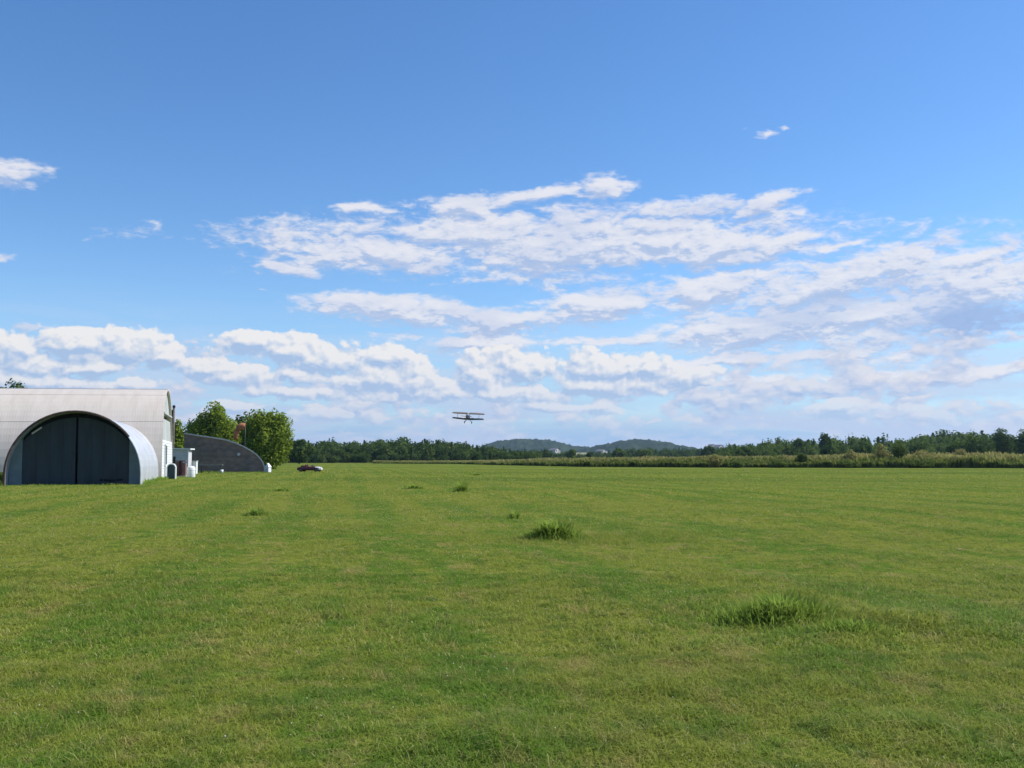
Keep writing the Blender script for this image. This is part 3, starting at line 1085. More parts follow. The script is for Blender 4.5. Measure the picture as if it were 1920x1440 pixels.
m_shrub_tan = leaf_mat('shrub_tan', [(0.17, 0.19, 0.05), (0.30, 0.28, 0.09), (0.40, 0.35, 0.15)], .45, None, .8)
m_shrub_green = leaf_mat('shrub_green', [(0.060, 0.100, 0.022), (0.110, 0.155, 0.032), (0.15, 0.19, 0.045)], .35, None, .8)
SHR = [
    (1655, 838, 188, 34, m_shrub_tan, 'straw topped tan shrub left of the green sapling in the weeds'),
    (1684, 833, 188, 26, m_shrub_green, 'bright green sapling standing in the middle of the right weeds'),
    (1730, 845, 188, 46, m_shrub_tan, 'wide tan shrub just right of the green sapling'),
    (1800, 846, 188, 34, m_shrub_tan, 'tan bush below the large dark round tree in the weeds'),
    (1594, 848, 188, 30, m_shrub_tan, 'tan bush left of the leaning dark bushy tree'),
    (1502, 852, 188, 22, m_shrub_green, 'green bush in the weeds below the small dark treetop'),
    (1340, 853, 188, 30, m_shrub_tan, 'pale tan mound of weeds below the white houses'),
    (1725, 862, 181, 60, m_shrub_green, 'long dark low bush at the front of the weeds right of centre'),
    (1862, 864, 180, 40, m_shrub_green, 'dark low bush at the front of the weeds near the right edge'),
    (1590, 865, 182, 40, m_shrub_green, 'low green bush at the front of the weeds left of the tan shrubs'),
    (1460, 866, 184, 34, m_shrub_green, 'dark green front bush in the weeds below the right wood'),
    (1380, 867, 184, 30, m_shrub_green, 'small green front bush where the weeds begin to rise'),
]
for i, (px, pt, Yt, wpx, m, lab) in enumerate(SHR):
    p = at(px, pt, Yt)
    rng = np.random.default_rng(500 + i)
    rz = p[2] / 2 * 1.12
    rx = wpx / 2 / FPX * Yt * 1.15
    t_ = thing('shrub', lab, 'shrub', (p[0], Yt, 0), 0, 'shrubs in the weeds')
    C, Nn, S = crown_pts(rng, rx, rz * 1.05, rz, 18, 1300, .16)
    np_mesh('foliage', quads(C, Nn, S, rng), 4, m, {'rnd': rng.random(len(C))}, [(0, 1, 2, 3)], t_)
    mb = MB()
    for k in range(5):
        an = k * 1.3
        mb.tube([(0.1 * math.cos(an), .1 * math.sin(an), -.05), (rx * .3 * math.cos(an), rx * .3 * math.sin(an), rz * .8), (rx * .5 * math.cos(an), rx * .5 * math.sin(an), rz * 1.4)], [.05, .035, .012], 5)
    mb.build('stem', m_bark, t_)

# bush at the left foot of the hangar
p = gnd(4, 903)
rng = np.random.default_rng(600)
t_ = thing('shrub', 'small weedy bush at the left foot of the hangar entrance', 'shrub', (p[0], p[1], 0))
C, Nn, S = crown_pts(rng, .55, .38, .36, 14, 900, .07)
np_mesh('foliage', quads(C, Nn, S, rng), 4, m_leaf_mid, {'rnd': rng.random(len(C))}, [(0, 1, 2, 3)], t_)
mb = MB()
for k in range(5):
    mb.tube([(0, 0, -.05), (.2 * math.cos(k * 1.3), .2 * math.sin(k * 1.3), .45)], [.02, .008], 5)
mb.build('stem', m_bark, t_)

# ------------------------------------------------------------------ hills
m_hill, nt, out = new_mat('hill_forest')
geo = nt.node('ShaderNodeNewGeometry').outputs['Position']
a = nt.noise(geo, .02, 6, .7)
b = nt.noise(geo, .004, 4, .6)
cc = nt.mix(nt.maprange(a, .35, .65), (0.012, 0.024, 0.016), (0.040, 0.060, 0.030))
cc = nt.mix(nt.maprange(b, .5, .7, 0, .4), cc, (0.07, 0.095, 0.035))
d = nt.node('ShaderNodeBsdfDiffuse')
nt.set(d, 'Color', cc)
bn = nt.node('ShaderNodeBump')
bn.inputs['Distance'].default_value = 8.0
nt.set(bn, 'Height', nt.noise(geo, .03, 5, .7))
nt.set(d, 'Normal', bn.outputs[0])
nt.L.new(d.outputs[0], out.inputs[0])


def hill(name, label, prof, Y0, depth):
    n = 90
    pxs = np.linspace(prof[0][0], prof[-1][0], n)
    tops = np.interp(pxs, [p[0] for p in prof], [p[1] for p in prof])
    ker = np.ones(7) / 7
    tops = np.convolve(np.pad(tops, 3, mode='edge'), ker, 'valid')
    rg = np.random.default_rng(int(Y0))
    m_ = 26
    V = []
    for j in range(m_):
        v = j / (m_ - 1)
        sh = math.sin(math.pi * min(v, 1)) ** .8
        for i in range(n):
            P_ = at(pxs[i], tops[i], Y0)
            z = max(P_[2], 0) * sh
            if 0 < j < m_ - 1:
                z += rg.normal(0, 2.2) * (z > 4)
            V.append((P_[0] * (1 + (v - .5) * depth / Y0), Y0 + (v - .5) * depth, z - 1))
    F = [(j * n + i, j * n + i + 1, (j + 1) * n + i + 1, (j + 1) * n + i) for j in range(m_ - 1) for i in range(n - 1)]
    o = MB().add(V, F).build(name, m_hill, None, True)
    return tag(o, label, 'hill', kind='structure')


hill('hills', 'blue green wooded hill on the horizon right of the biplane', [(880, 858), (905, 836), (925, 829), (950, 825), (985, 823), (1010, 824), (1040, 826), (1060, 833), (1080, 838), (1110, 838), (1150, 848), (1190, 858)], 3300, 1200)
hill('hills', 'second blue green wooded hill farther right on the horizon', [(1060, 858), (1085, 844), (1110, 838), (1136, 833), (1162, 827), (1190, 824), (1225, 825), (1252, 830), (1285, 837), (1335, 845), (1400, 858)], 2900, 1100)
# pale field and far houses
m_house = mat('house_white', (0.42, 0.42, 0.43), .6, var=.12, scale=.4)
m_roofg = mat('house_roof', (0.16, 0.16, 0.17), .7, var=.3, scale=.5)
m_glass = mat('dark_glass', (0.03, 0.035, 0.045), .15, var=.3)


def far_house(px, pyb, Y, w, h, d, rise, label, rz=0.2):
    """small gabled house, base height from its place above the trees"""
    p = at(px, pyb, Y)
    t_ = thing('house', label, 'house', (p[0], Y, p[2] * 0), rz, 'far houses')
    hh = p[2] + h
    MB().prism([(-w / 2, 0), (w / 2, 0), (w / 2, hh), (0, hh + rise), (-w / 2, hh)], -d / 2, d / 2).build('wall', m_house, t_)
    e = .5
    MB().add([(-w / 2 - e, -d / 2 - e, hh - e * rise / (w / 2)), (0, -d / 2 - e, hh + rise + .15), (0, d / 2 + e, hh + rise + .15), (-w / 2 - e, d / 2 + e, hh - e * rise / (w / 2)), (w / 2 + e, -d / 2 - e, hh - e * rise / (w / 2)), (w / 2 + e, d / 2 + e, hh - e * rise / (w / 2))],
             [(0, 1, 2, 3), (1, 4, 5, 2)]).build('roof', m_roofg, t_)
    for sx_ in (-.25, .25):
        MB().box((sx_ * w, -d / 2 - .03, hh - h * .5), (1.1, .08, 1.5)).build('window', m_glass, t_)
    return t_


far_house(1040, 847, 1000, 9, 2.0, 8, 1.8, 'small white house far off below the first hill', .9)
far_house(1347, 842, 1050, 9, 2.6, 8, 2.0, 'white farmhouse between the low tree line and the right wood', .8)
far_house(1334, 841, 1100, 7, 2.8, 6, 2.0, 'smaller white outbuilding left of the far white farmhouse', .9)
far_house(1128, 847, 1150, 12, 1.2, 8, 1.4, 'long low pale house far off left of the second hill', .8)
m_tanfield = mat('field_straw', (0.22, 0.22, 0.10), .9, var=.25, scale=.02)
pf = at(1098, 848, 1400)
o = MB().add([(pf[0] - 12, 1250, .8), (pf[0] + 18, 1250, .8), (pf[0] + 16, 1600, 12.5), (pf[0] - 22, 1600, 12.5), (pf[0] + 20, 1900, -1), (pf[0] - 25, 1900, -1)], [(0, 1, 2, 3), (3, 2, 4, 5)]).build('terrain', m_tanfield)
tag(o, 'pale straw coloured field on a far slope between the two hills', 'field', kind='structure')

# ------------------------------------------------------------------ big hangar
YAW = R(16)
corner = at(303, 897, 77.0)
ROOT = thing('aircraft_hangar', 'large white arched metal hangar with a dark slate double door under a projecting vault', 'hangar', (corner[0], 77.0, -.05), 0)
# local frame: x along the ridge to the right, y into the depth; origin at the front right foot of the main arch
ROOT.rotation_euler = (0, R(-0.75), YAW)

# painted corrugated steel
m_roof, nt, out = new_mat('white_corrugated_roof')
tc = nt.node('ShaderNodeTexCoord').outputs['Object']
v = nt.mapping(tc, scale=(1, 1, 1))
a = nt.noise(nt.mapping(v, scale=(1.3, .25, .25)), 1.6, 5, .65)
b = nt.noise(v, .5, 5, .6)
cc = nt.mix(nt.maprange(a, .3, .7), (0.545, 0.480, 0.405), (0.605, 0.540, 0.465))
cc = nt.mix(nt.maprange(b, .52, .72, 0, .35), cc, (0.585, 0.475, 0.385))
sx = nt.node('ShaderNodeSeparateXYZ')
nt.L.new(tc, sx.inputs[0])
pan = nt.math('FLOOR', nt.math('DIVIDE', sx.outputs[0], .82))
wn_ = nt.node('ShaderNodeTexWhiteNoise', {'noise_dimensions': '1D'})
nt.L.new(pan, wn_.inputs['W'])
cc = nt.mix(nt.maprange(wn_.outputs['Value'], .5, 1, 0, .16, False), cc, (0.51, 0.46, 0.40))
p = nt.node('ShaderNodeBsdfPrincipled')
nt.set(p, 'Base Color', cc)
p.inputs['Roughness'].default_value = .5
p.inputs['Metallic'].default_value = .1
bn = nt.node('ShaderNodeBump')
bn.inputs['Strength'].default_value = .06
bn.inputs['Distance'].default_value = .02
wv = nt.math('SINE', nt.math('MULTIPLY', sx.outputs[0], 2 * math.pi / .2))
nt.set(bn, 'Height', wv)
nt.set(p, 'Normal', bn.outputs[0])
nt.L.new(p.outputs[0], out.inputs[0])
m_galv = mat('galvanised_vault', (0.56, 0.58, 0.61), .42, .45, var=.14, scale=1.2, dirt=(0.46, 0.36, 0.29), dirt_amt=.22, bump=.25, bscale=2.5, stretch=(1, .4, 1))
m_slate = mat('slate_door', (0.036, 0.046, 0.052), .65, var=.35, scale=1.1, dirt=(0.05, 0.06, 0.065), dirt_amt=.4, bump=.15, bscale=6, stretch=(1.6, 1, .35))
m_slate2 = mat('slate_panel', (0.19, 0.225, 0.235), .65, var=.25, scale=1.5, dirt=(0.07, 0.08, 0.08), dirt_amt=.4, bump=.1)
m_rust = mat('rusty_rim', (0.10, 0.055, 0.045), .8, var=.5, scale=3, col2=(0.045, 0.035, 0.035), bump=.3)
m_black = mat('black_and_gap_shade', (0.006, 0.007, 0.009), .9, var=.2)  # plain black parts, and shade painted into the gaps
m_gable = mat('gable_teal_grey', (0.38, 0.41, 0.40), .7, var=.2, scale=1.2, dirt=(0.22, 0.2, 0.18), dirt_amt=.5, stretch=(1, 1, .4))
m_white = mat('white_paint', (0.64, 0.66, 0.66), .55, var=.10, scale=1.5, dirt=(0.5, 0.47, 0.42), dirt_amt=.3, stretch=(1, 1, .4))
m_wood_dark = mat('weathered_wood', (0.15, 0.13, 0.11), .85, var=.4, scale=3, bump=.3)

HR, HS, HLEN = 6.85, 0.85, 30.0          # radius and straight foot of the main arch, its length


def arch(r, s, n=28, inset=0.0):
    """profile points (across, height) from one foot to the other, centre at 0"""
    pts = [(-r + inset, 0.0)]
    for i in range(n + 1):
        t_ = math.pi - math.pi * i / n
        pts.append(((r - inset) * math.cos(t_), s + (r - inset) * math.sin(t_)))
    pts.append((r - inset, 0.0))
    return pts


# main roof: three lapped courses, shells with thickness, each 3 cm proud of the one below
prof = arch(HR, HS, 36)
n_ = len(prof)
cuts = [(0, 8, 0.00), (8, 14, .018), (14, n_ - 15, .036), (n_ - 15, n_ - 9, .018), (n_ - 9, n_ - 1, 0.0)]
mb = MB()
for i0_, i1_, off in cuts:
    outer, inner = [], []
    for i in range(i0_, i1_ + 1):
        a_, z_ = prof[i]
        t_ = math.atan2(max(z_ - HS, 0), a_) if z_ > HS else (math.pi if a_ < 0 else 0)
        nx_, nz_ = math.cos(t_), math.sin(t_)
        outer.append((a_ + nx_ * off + HR, z_ + nz_ * off))
        inner.append((a_ - nx_ * .05 + HR, z_ - nz_ * .05))
    mb.prism(outer + inner[::-1], -HLEN, 0.0, axis='x')
mb.build('roof', m_roof, ROOT)
# ridge cap
MB().box((-HLEN / 2, HR, HS + HR + .055), (HLEN - .02, .5, .05)).build('ridge_cap', m_roof, ROOT)
# right-hand end wall: stacked pieces, each a real wall set 20 cm in
inn = arch(HR, HS, 36, .07)


def gable_slice(z0, z1):
    w0 = []
    for z in np.linspace(z0, z1, 9):
        half = (HR - .07) if z <= HS else math.sqrt(max((HR - .07) ** 2 - (z - HS) ** 2, 0))
        w0.append((half, z))
    return [(HR - h_, z) for h_, z in w0] + [(HR + h_, z) for h_, z in reversed(w0)]


gw = MB().prism(gable_slice(5.45, HS + HR - .08), -.42, -.22, axis='x').build('gable_wall', m_gable, ROOT)
MB().prism(gable_slice(3.30, 5.10), -.40, -.16, axis='x').build('gable_panel', m_gable, ROOT)
MB().prism(gable_slice(5.10, 5.45), -.60, -.50, axis='x').build('door_gap', m_black, ROOT)
MB().box((-.10, HR, 5.52), (.28, 9.6, .12)).build('door_track', m_gable, ROOT)
lw = MB()
z = 0.0
while z < 3.25:                                        # white clapboard, one board lapping the next
    sl = gable_slice(z, min(z + .235, 3.28))
    lw.prism(sl, -.40, -.06, axis='x')
    sl2 = gable_slice(z + .002, z + .05)
    lw.prism(sl2, -.40, -.04, axis='x')
    z += .237
low_wall = lw.build('clapboard_wall', m_white, ROOT)
wf = MB().box((-.04, 4.6, 2.05), (.08, 1.5, 1.6)).build('window', m_glass, ROOT)
f_ = MB()
for s_ in (-1, 1):
    f_.box((.0, 4.6 + s_ * .8, 2.05), (.1, .12, 1.84))
    f_.box((.0, 4.6, 2.05 + s_ * .86), (.1, 1.48, .12))
f_.build('frame', m_white, wf)

# projecting entrance vault: centre 4.25 m from the right end, 8 m wide, front 14.8 m before the main arch
VW, VS, VC, VL = 4.0, 0.80, -4.25, 14.8
vp = arch(VW, VS, 30)
outer = [(a_ + VC, z_) for a_, z_ in vp]
inner = [(a_ * (1 - .05 / VW) + VC, z_ - .05 * (z_ > VS) * ((z_ - VS) / VW)) for a_, z_ in vp]
mb = MB()
L0 = -VL
courses = 8
step = (VL + 3.5) / courses
for k in range(courses):
    g_ = .006 * (k % 2)
    o2 = [((a_ - VC) * (1 + g_ / VW) + VC, z_ + g_ * (z_ > VS) * (z_ - VS) / VW) for a_, z_ in outer]
    y0_, y1_ = L0 + k * step, L0 + (k + 1) * step
    V = [(a_, y0_, z_) for a_, z_ in o2] + [(a_, y1_, z_) for a_, z_ in o2] + [(a_, y0_, z_) for a_, z_ in inner] + [(a_, y1_, z_) for a_, z_ in inner]
    q = len(o2)
    F = []
    for i in range(q - 1):
        F += [(i, i + 1, q + i + 1, q + i), (2 * q + i, 3 * q + i, 3 * q + i + 1, 2 * q + i + 1), (i, 2 * q + i, 2 * q + i + 1, i + 1), (q + i, q + i + 1, 3 * q + i + 1, 3 * q + i)]
    mb.add(V, F)
vault = mb.build('entrance_vault', m_galv, ROOT)
# rusty rim along the front edge
rim = MB()
pts = [(a_ * 1.005 + VC, L0 - .03, z_ + .02) for a_, z_ in vp if a_ < 3.3]
rim.tube(pts, .075, 6)
rim.build('arch_rim', m_rust, vault)
# end wall filling the arch, set back under the rim
YW = L0 + .75
wp = [(a_ * .985 + VC, z_ * .985) for a_, z_ in vp]
wpoly = wp
DL, DR, DM = VC - 3.16, VC + 3.20, VC + .02


def arch_h(x):
    t_ = abs(x - VC)
    return VS + math.sqrt(max(VW ** 2 - t_ ** 2, 0))


def arch_strip(x0, x1, top_in, y0, y1, zb=0.0, n=14):
    up_ = [(x, (arch_h(x) - top_in)) for x in np.linspace(x0, x1, n)]
    return MB().prism([(x0, zb)] + up_ + [(x1, zb)], y0, y1)


arch_strip(VC - 3.92, DL - .01, .08, YW, YW + .12).build('side_panel', m_slate2, ROOT)
arch_strip(DR + .01, VC + 3.92, .08, YW, YW + .12).build('side_panel', m_slate2, ROOT)
arch_strip(DL, DR, .06, YW + .22, YW + .32, zb=2.0).build('lintel_shade', m_black, ROOT)  # near-black sheet paints in the shade above and between the doors
for x0, x1 in ((DL, DM - .07), (DM + .07, DR)):
    dr = arch_strip(x0, x1, .34, YW + .06, YW + .14, zb=.06).build('sliding_door', m_slate, ROOT)
    fr = MB()
    for k in range(1, 4):                              # battens over the sheet joints
        xx = x0 + (x1 - x0) * k / 4
        fr.box((xx, YW + .05, (arch_h(xx) - .4) / 2 + .03), (.05, .03, arch_h(xx) - .5))
    fr.build('batten', m_slate, dr)
    hx = x1 - .25 if x1 < DM else x0 + .25
    MB().box((hx, YW + .03, 1.25), (.05, .08, .35)).build('handle', m_rust, dr)
# torn strip at the foot of the right-hand door
MB().add([(VC + 1.4, YW + .045, .32), (VC + 2.1, YW + .045, .26), (VC + 2.85, YW + .045, .33), (VC + 2.8, YW + .045, .46), (VC + 2.3, YW + .045, .40), (VC + 1.9, YW + .045, .42), (VC + 1.5, YW + .045, .47),
          (VC + 1.4, YW + .058, .32), (VC + 2.1, YW + .058, .26), (VC + 2.85, YW + .058, .33), (VC + 2.8, YW + .058, .46), (VC + 2.3, YW + .058, .40), (VC + 1.9, YW + .058, .42), (VC + 1.5, YW + .058, .47)],
         [(0, 1, 2, 3, 4, 5, 6), (13, 12, 11, 10, 9, 8, 7)] + [(k, k + 7, (k + 1) % 7 + 7, (k + 1) % 7) for k in range(7)]).build('door_tear', m_black, ROOT)
MB().box((VC, YW + .3, .03), (6.6, .3, .12)).build('threshold', m_wood_dark, ROOT)
MB().box((VC - 2.35, YW - .04, 3.62), (.7, .04, .10), (0, R(-36), 0)).build('gleam_strip', m_roof, ROOT)  # pale strip stands in for a gleam of light under the arch

# ------------------------------------------------------------------ small things beside the hangar
def place(px, py, Y):
    p = at(px, py, Y)
    return p[0], Y


m_greyw = mat('grey_white_wall', (0.50, 0.50, 0.52), .65, var=.15, scale=1.5, dirt=(0.34, 0.33, 0.33), dirt_amt=.4)
x_, y_ = place(336, 888, 104)
k = 104 / FPX
t_ = thing('garden_shed', 'small grey white shed with a flat overhanging roof between the hangar and the curved shed', 'shed', (x_, y_, -.03), R(6))
hS, wS = 50 * k, 30 * k
MB().box((0, .9, hS * .47), (wS, 1.8, hS * .94)).build('wall', m_greyw, t_)
MB().box((.12, .85, hS * .97), (wS + .35, 2.1, .14), (0, R(1.5), 0)).build('roof', m_white, t_)
MB().box((wS / 2 + .01, .0, hS * .46), (.13, .14, hS * .92)).build('corner_board', m_white, t_)
MB().box((-wS * .32, -.012, hS * .55), (.25, .04, .75)).build('window', m_glass, t_)

# arched hatch
x_, y_ = place(320.5, 893, 81)
k = 81 / FPX
t_ = thing('arched_shelter', 'small arched shelter with white rim and dark teal front at the hangar end', 'shelter', (x_, y_, -.02), R(16))
m_teal = mat('dark_teal', (0.020, 0.045, 0.058), .6, var=.3, scale=2)
r_ = 8.2 * k
ap = arch(r_, 21 * k, 16)
ai = arch(r_ - .07, 21 * k, 16)
V = [(a_, 0, z_) for a_, z_ in ap] + [(a_, 1.1, z_) for a_, z_ in ap] + [(a_, 0, z_) for a_, z_ in ai] + [(a_, 1.1, z_) for a_, z_ in ai]
q = len(ap)
F = []
for i in range(q - 1):
    F += [(i, i + 1, q + i + 1, q + i), (2 * q + i, 3 * q + i, 3 * q + i + 1, 2 * q + i + 1), (i, 2 * q + i, 2 * q + i + 1, i + 1), (q + i, q + i + 1, 3 * q + i + 1, 3 * q + i)]
MB().add(V, F).build('hood', m_white, t_)
MB().prism([(a_ * .995, z_ * .995) for a_, z_ in ai], .12, .2).build('front_panel', m_teal, t_)

# fuel pump
m_pink = mat('faded_red_paint', (0.24, 0.13, 0.125), .55, var=.25, scale=3, dirt=(0.4, 0.3, 0.27), dirt_amt=.5)
m_maroon = mat('maroon_paint', (0.085, 0.012, 0.018), .45, var=.3, scale=3)
x_, y_ = place(338, 893.5, 93)
t_ = thing('fuel_pump', 'faded red fuel pump with a dark maroon centre column left of the white tank', 'fuel pump', (x_, y_, -.02), R(4))
MB().box((-.30, .2, .72), (.38, .5, 1.40)).build('cabinet', m_pink, t_, bevel=.03)
MB().box((.30, .2, .66), (.38, .5, 1.28)).build('cabinet', m_pink, t_, bevel=.03)
MB().box((0, .12, .78), (.20, .60, 1.46)).build('column', m_maroon, t_, bevel=.03)
MB().box((0, .2, 1.50), (.98, .56, .10)).build('canopy', m_pink, t_, bevel=.02)
hs_ = MB()
hs_.tube([(.12, -.2, 1.3), (.2, -.32, .9), (.22, -.34, .35), (.08, -.3, .14), (-.06, -.26, .4), (-.07, -.2, .9)], .028, 6)
hs_.build('hose', m_black, t_, True)
MB().box((0, .2, .03), (1.15, .8, .10)).build('plinth', m_greyw, t_)

# white upright tank and the box behind it
x_, y_ = place(358, 894.5, 88)
k = 88 / FPX
t_ = thing('storage_tank', 'white upright tank with a rounded top beside the red fuel pump', 'tank', (x_, y_, -.02))
tp = MB()
rr, hh = 7.6 * k, 21.5 * k
tp.tube([(0, 0, .02), (0, 0, .06), (0, 0, hh * .82), (0, 0, hh * .90), (0, 0, hh * .965), (0, 0, hh)], [rr * .96, rr, rr, rr * .92, rr * .68, rr * .12], 24)
tp.build('body', m_white, t_, True)
bd = MB()
for zz in (.28, .62):
    bd.tube([(0, 0, hh * zz - .02), (0, 0, hh * zz + .02)], rr * 1.012, 24)
bd.build('band', m_greyw, t_)
MB().tube([(0, 0, hh * .98), (0, 0, hh * 1.06)], .07, 10).build('cap', m_greyw, t_)
x_, y_ = place(360, 889, 106)
k = 106 / FPX
t_ = thing('utility_box', 'pale grey utility box standing behind the white upright tank', 'box', (x_, y_, 0), R(5))
MB().box((0, .35, 12 * k), (14.5 * k, .7, 24 * k)).build('cabinet', m_white, t_, bevel=.02)
MB().box((0, .35, 24.4 * k), (15.8 * k, .86, .07)).build('lid', m_greyw, t_)
MB().box((14.5 * k * .3, -.01, 12 * k), (.04, .04, .2)).build('handle', m_black, t_)

# utility pole by the hangar
x_, y_ = place(323, 880, 106)
zt = at(323, 760, 106)[2]
t_ = thing('utility_pole', 'weathered wooden pole with a dark cap sticking up beside the hangar end', 'pole', (x_, y_, 0))
MB().tube([(0, 0, -.2), (0, 0, zt * .5), (0, 0, zt - .25)], [.16, .14, .12], 10).build('post', m_wood_dark, t_, True)
MB().tube([(0, 0, zt - .25), (0, 0, zt)], [.17, .15], 10).build('cap', m_black, t_)

# ------------------------------------------------------------------ grey curved shed
YS = 124.0
K = YS / FPX
m_shake = mat('grey_shingle', (0.255, 0.185, 0.155), .85, var=.4, scale=1.0, dirt=(0.145, 0.115, 0.102), dirt_amt=.6, bump=.5, bscale=5, stretch=(1, 1, 2.2))
m_trim = mat('pale_trim', (0.52, 0.51, 0.49), .6, var=.2, scale=2)
m_shroof = mat('shed_roof', (0.30, 0.31, 0.32), .5, .3, var=.25, scale=1)
PR = [(345, 813.5), (365, 816.5), (385, 819.5), (405, 822.5), (425, 826), (440, 831), (455, 837.5), (468, 844.5), (479, 852), (487, 860), (492, 868), (494.5, 876), (495, 886)]
SYAW = R(15.2)
e_ = at(495, 885.5, YS)
us = (math.cos(SYAW), math.sin(SYAW))


def on_shed(px, py):
    """(distance along the front wall from its left corner, height)"""
    d_ = ray(px, py)
    g_ = d_[0] / d_[1]
    t_ = (g_ * e_[1] - e_[0]) / (us[0] - g_ * us[1])
    Yp = e_[1] + t_ * us[1]
    return t_, at(px, py, Yp)[2], Yp


tl = on_shed(345, 885)[0]
o_ = (e_[0] + tl * us[0], e_[1] + tl * us[1])
o_shed = o_
t_ = thing('curved_shed', 'dark grey shed with a half arched roofline and pale roof edge before the trees', 'shed', (o_[0], o_[1], -.02), SYAW)
pl = []
for px, py in PR:
    q_ = on_shed(px, py)
    pl.append((q_[0] - tl, q_[1]))
pl[-1] = (pl[-1][0], -.05)
MB().prism([(0, -.05)] + pl, .0, .2).build('front_wall', m_shake, t_)
MB().box((-.005, 6.1, pl[0][1] / 2 - .03), (.2, 11.6, pl[0][1] - .1)).build('side_wall', m_shake, t_)
ro, ri = [], []
for i, (a_, z_) in enumerate(pl):
    a0, a1 = pl[max(i - 1, 0)], pl[min(i + 1, len(pl) - 1)]
    tx, tz = a1[0] - a0[0], a1[1] - a0[1]
    L = math.hypot(tx, tz)
    nx_, nz_ = -tz / L, tx / L
    ro.append((a_ + nx_ * .16, z_ + nz_ * .16))
    ri.append((a_ + nx_ * .02, z_ + nz_ * .02))
MB().prism(ro + ri[::-1], .0, 12).build('roof', m_shroof, t_)
MB().prism([(a_ * 1.0, z_ + .01) for a_, z_ in ro] + [(a_, z_ - .02) for a_, z_ in ri[::-1]], -.16, -.012).build('roof_edge', m_trim, t_)
q_ = on_shed(447.5, 851.5)
lamp = MB().tube([(q_[0] - tl, -.26, q_[1]), (q_[0] - tl, .02, q_[1])], [.20, .08], 12).build('wall_lamp', m_greyw, t_)
# small white hut at its right
p = at(502.5, 882, 123)
k = 123 / FPX
t_ = thing('pump_hut', 'little white hut with a pointed top at the right foot of the curved shed', 'hut', (p[0], 123, -.02), R(-25))
MB().box((0, 0, 4.9 * k), (8.6 * k, 8 * k, 9.8 * k)).build('wall', m_white, t_)
MB().add([(-5 * k, -4.7 * k, 9.7 * k), (5 * k, -4.7 * k, 9.7 * k), (5 * k, 4.7 * k, 9.7 * k), (-5 * k, 4.7 * k, 9.7 * k), (0, -2.0 * k, 17 * k), (0, 2.0 * k, 17 * k)], [(0, 1, 4), (1, 2, 5, 4), (2, 3, 5), (3, 0, 4, 5), (3, 2, 1, 0)]).build('roof', m_white, t_)
MB().box((0, -4.05 * k, 4.2 * k), (3.6 * k, .03, 7 * k)).build('door', m_greyw, t_)
# bench and bucket before the shed
p = at(396, 884.5, 116)
k = 116 / FPX
t_ = thing('work_bench', 'dark weathered wooden bench in front of the grey curved shed', 'bench', (p[0], 116, -.02), R(13))
MB().box((0, 0, 15.2 * k), (41 * k, .8, .14)).build('top', mat('grey_plank', (0.26, 0.24, 0.21), .85, var=.3), t_)
MB().box((0, .1, 7 * k), (36 * k, .6, .05)).build('shelf', m_wood_dark, t_)
for sx_ in (-1, 1):
    for sy_ in (-1, 1):
        MB().box((sx_ * 17.5 * k, sy_ * .33, 7.4 * k), (.11, .11, 14.8 * k)).build('leg', m_wood_dark, t_)
p = at(415.5, 884, 115.2)
t_ = thing('bucket', 'white bucket on the grass at the right end of the dark bench', 'bucket', (p[0], 115.2, -.02))
MB().tube([(0, 0, 0), (0, 0, .42)], [.17, .22], 16).build('pail', m_white, t_, True)
MB().tube([(-.22, 0, .40), (-.16, 0, .58), (0, 0, .64), (.16, 0, .58), (.22, 0, .40)], .012, 5).build('handle', m_black, t_)

# ------------------------------------------------------------------ rank grass along the walls
def h_world(x, y):
    c_, s_ = math.cos(YAW), math.sin(YAW)
    return corner[0] + c_ * x - s_ * y, 77.0 + s_ * x + c_ * y


LINES = [(h_world(VC + VW + .25, -VL + .3), h_world(VC + VW + .25, -.3), 900, .34), (h_world(.1, .2), h_world(.15, 9), 500, .28), (h_world(VC - VW - 3, -VL - .2), h_world(VC - VW - .1, -VL - .1), 350, .4),
         (h_world(VC - VW, -VL - .08), h_world(VC + VW, -VL - .08), 500, .12),
         ((o_shed[0] - .3, o_shed[1] - .3), (e_[0] + .1, e_[1] - .25), 700, .28), ((e_[0], e_[1] - .5), (e_[0] + 2.2, e_[1] - .2), 260, .3)]
Vs, Rs = [], []
rng = np.random.default_rng(77)
for (a_, b_, n_bl, hgt) in LINES:
    t_ = rng.random(n_bl)
    V, rn = clump_mesh(n_bl, .12, .12, hgt, .035, rng, .6)
    off = np.stack([a_[0] + (b_[0] - a_[0]) * t_, a_[1] + (b_[1] - a_[1]) * t_, 0 * t_], 1)
    off[:, :2] += rng.normal(0, .10, (n_bl, 2))
    sc_ = (.5 + .9 * vn(off[:, 0], off[:, 1], .7))
    V = (V.reshape(n_bl, 7, 3) * np.array([1, 1, 1])[None] * sc_[:, None, None] + off[:, None, :]).reshape(-1, 3)
    Vs.append(V)
    Rs.append(rn)
o = np_mesh('rank_grass', np.concatenate(Vs), 7, m_clump, {'rnd': np.concatenate(Rs)}, CL_LOOPS)
tag(o, 'longer unmown grass growing along the feet of the hangar and shed walls', 'grass', kind='stuff')

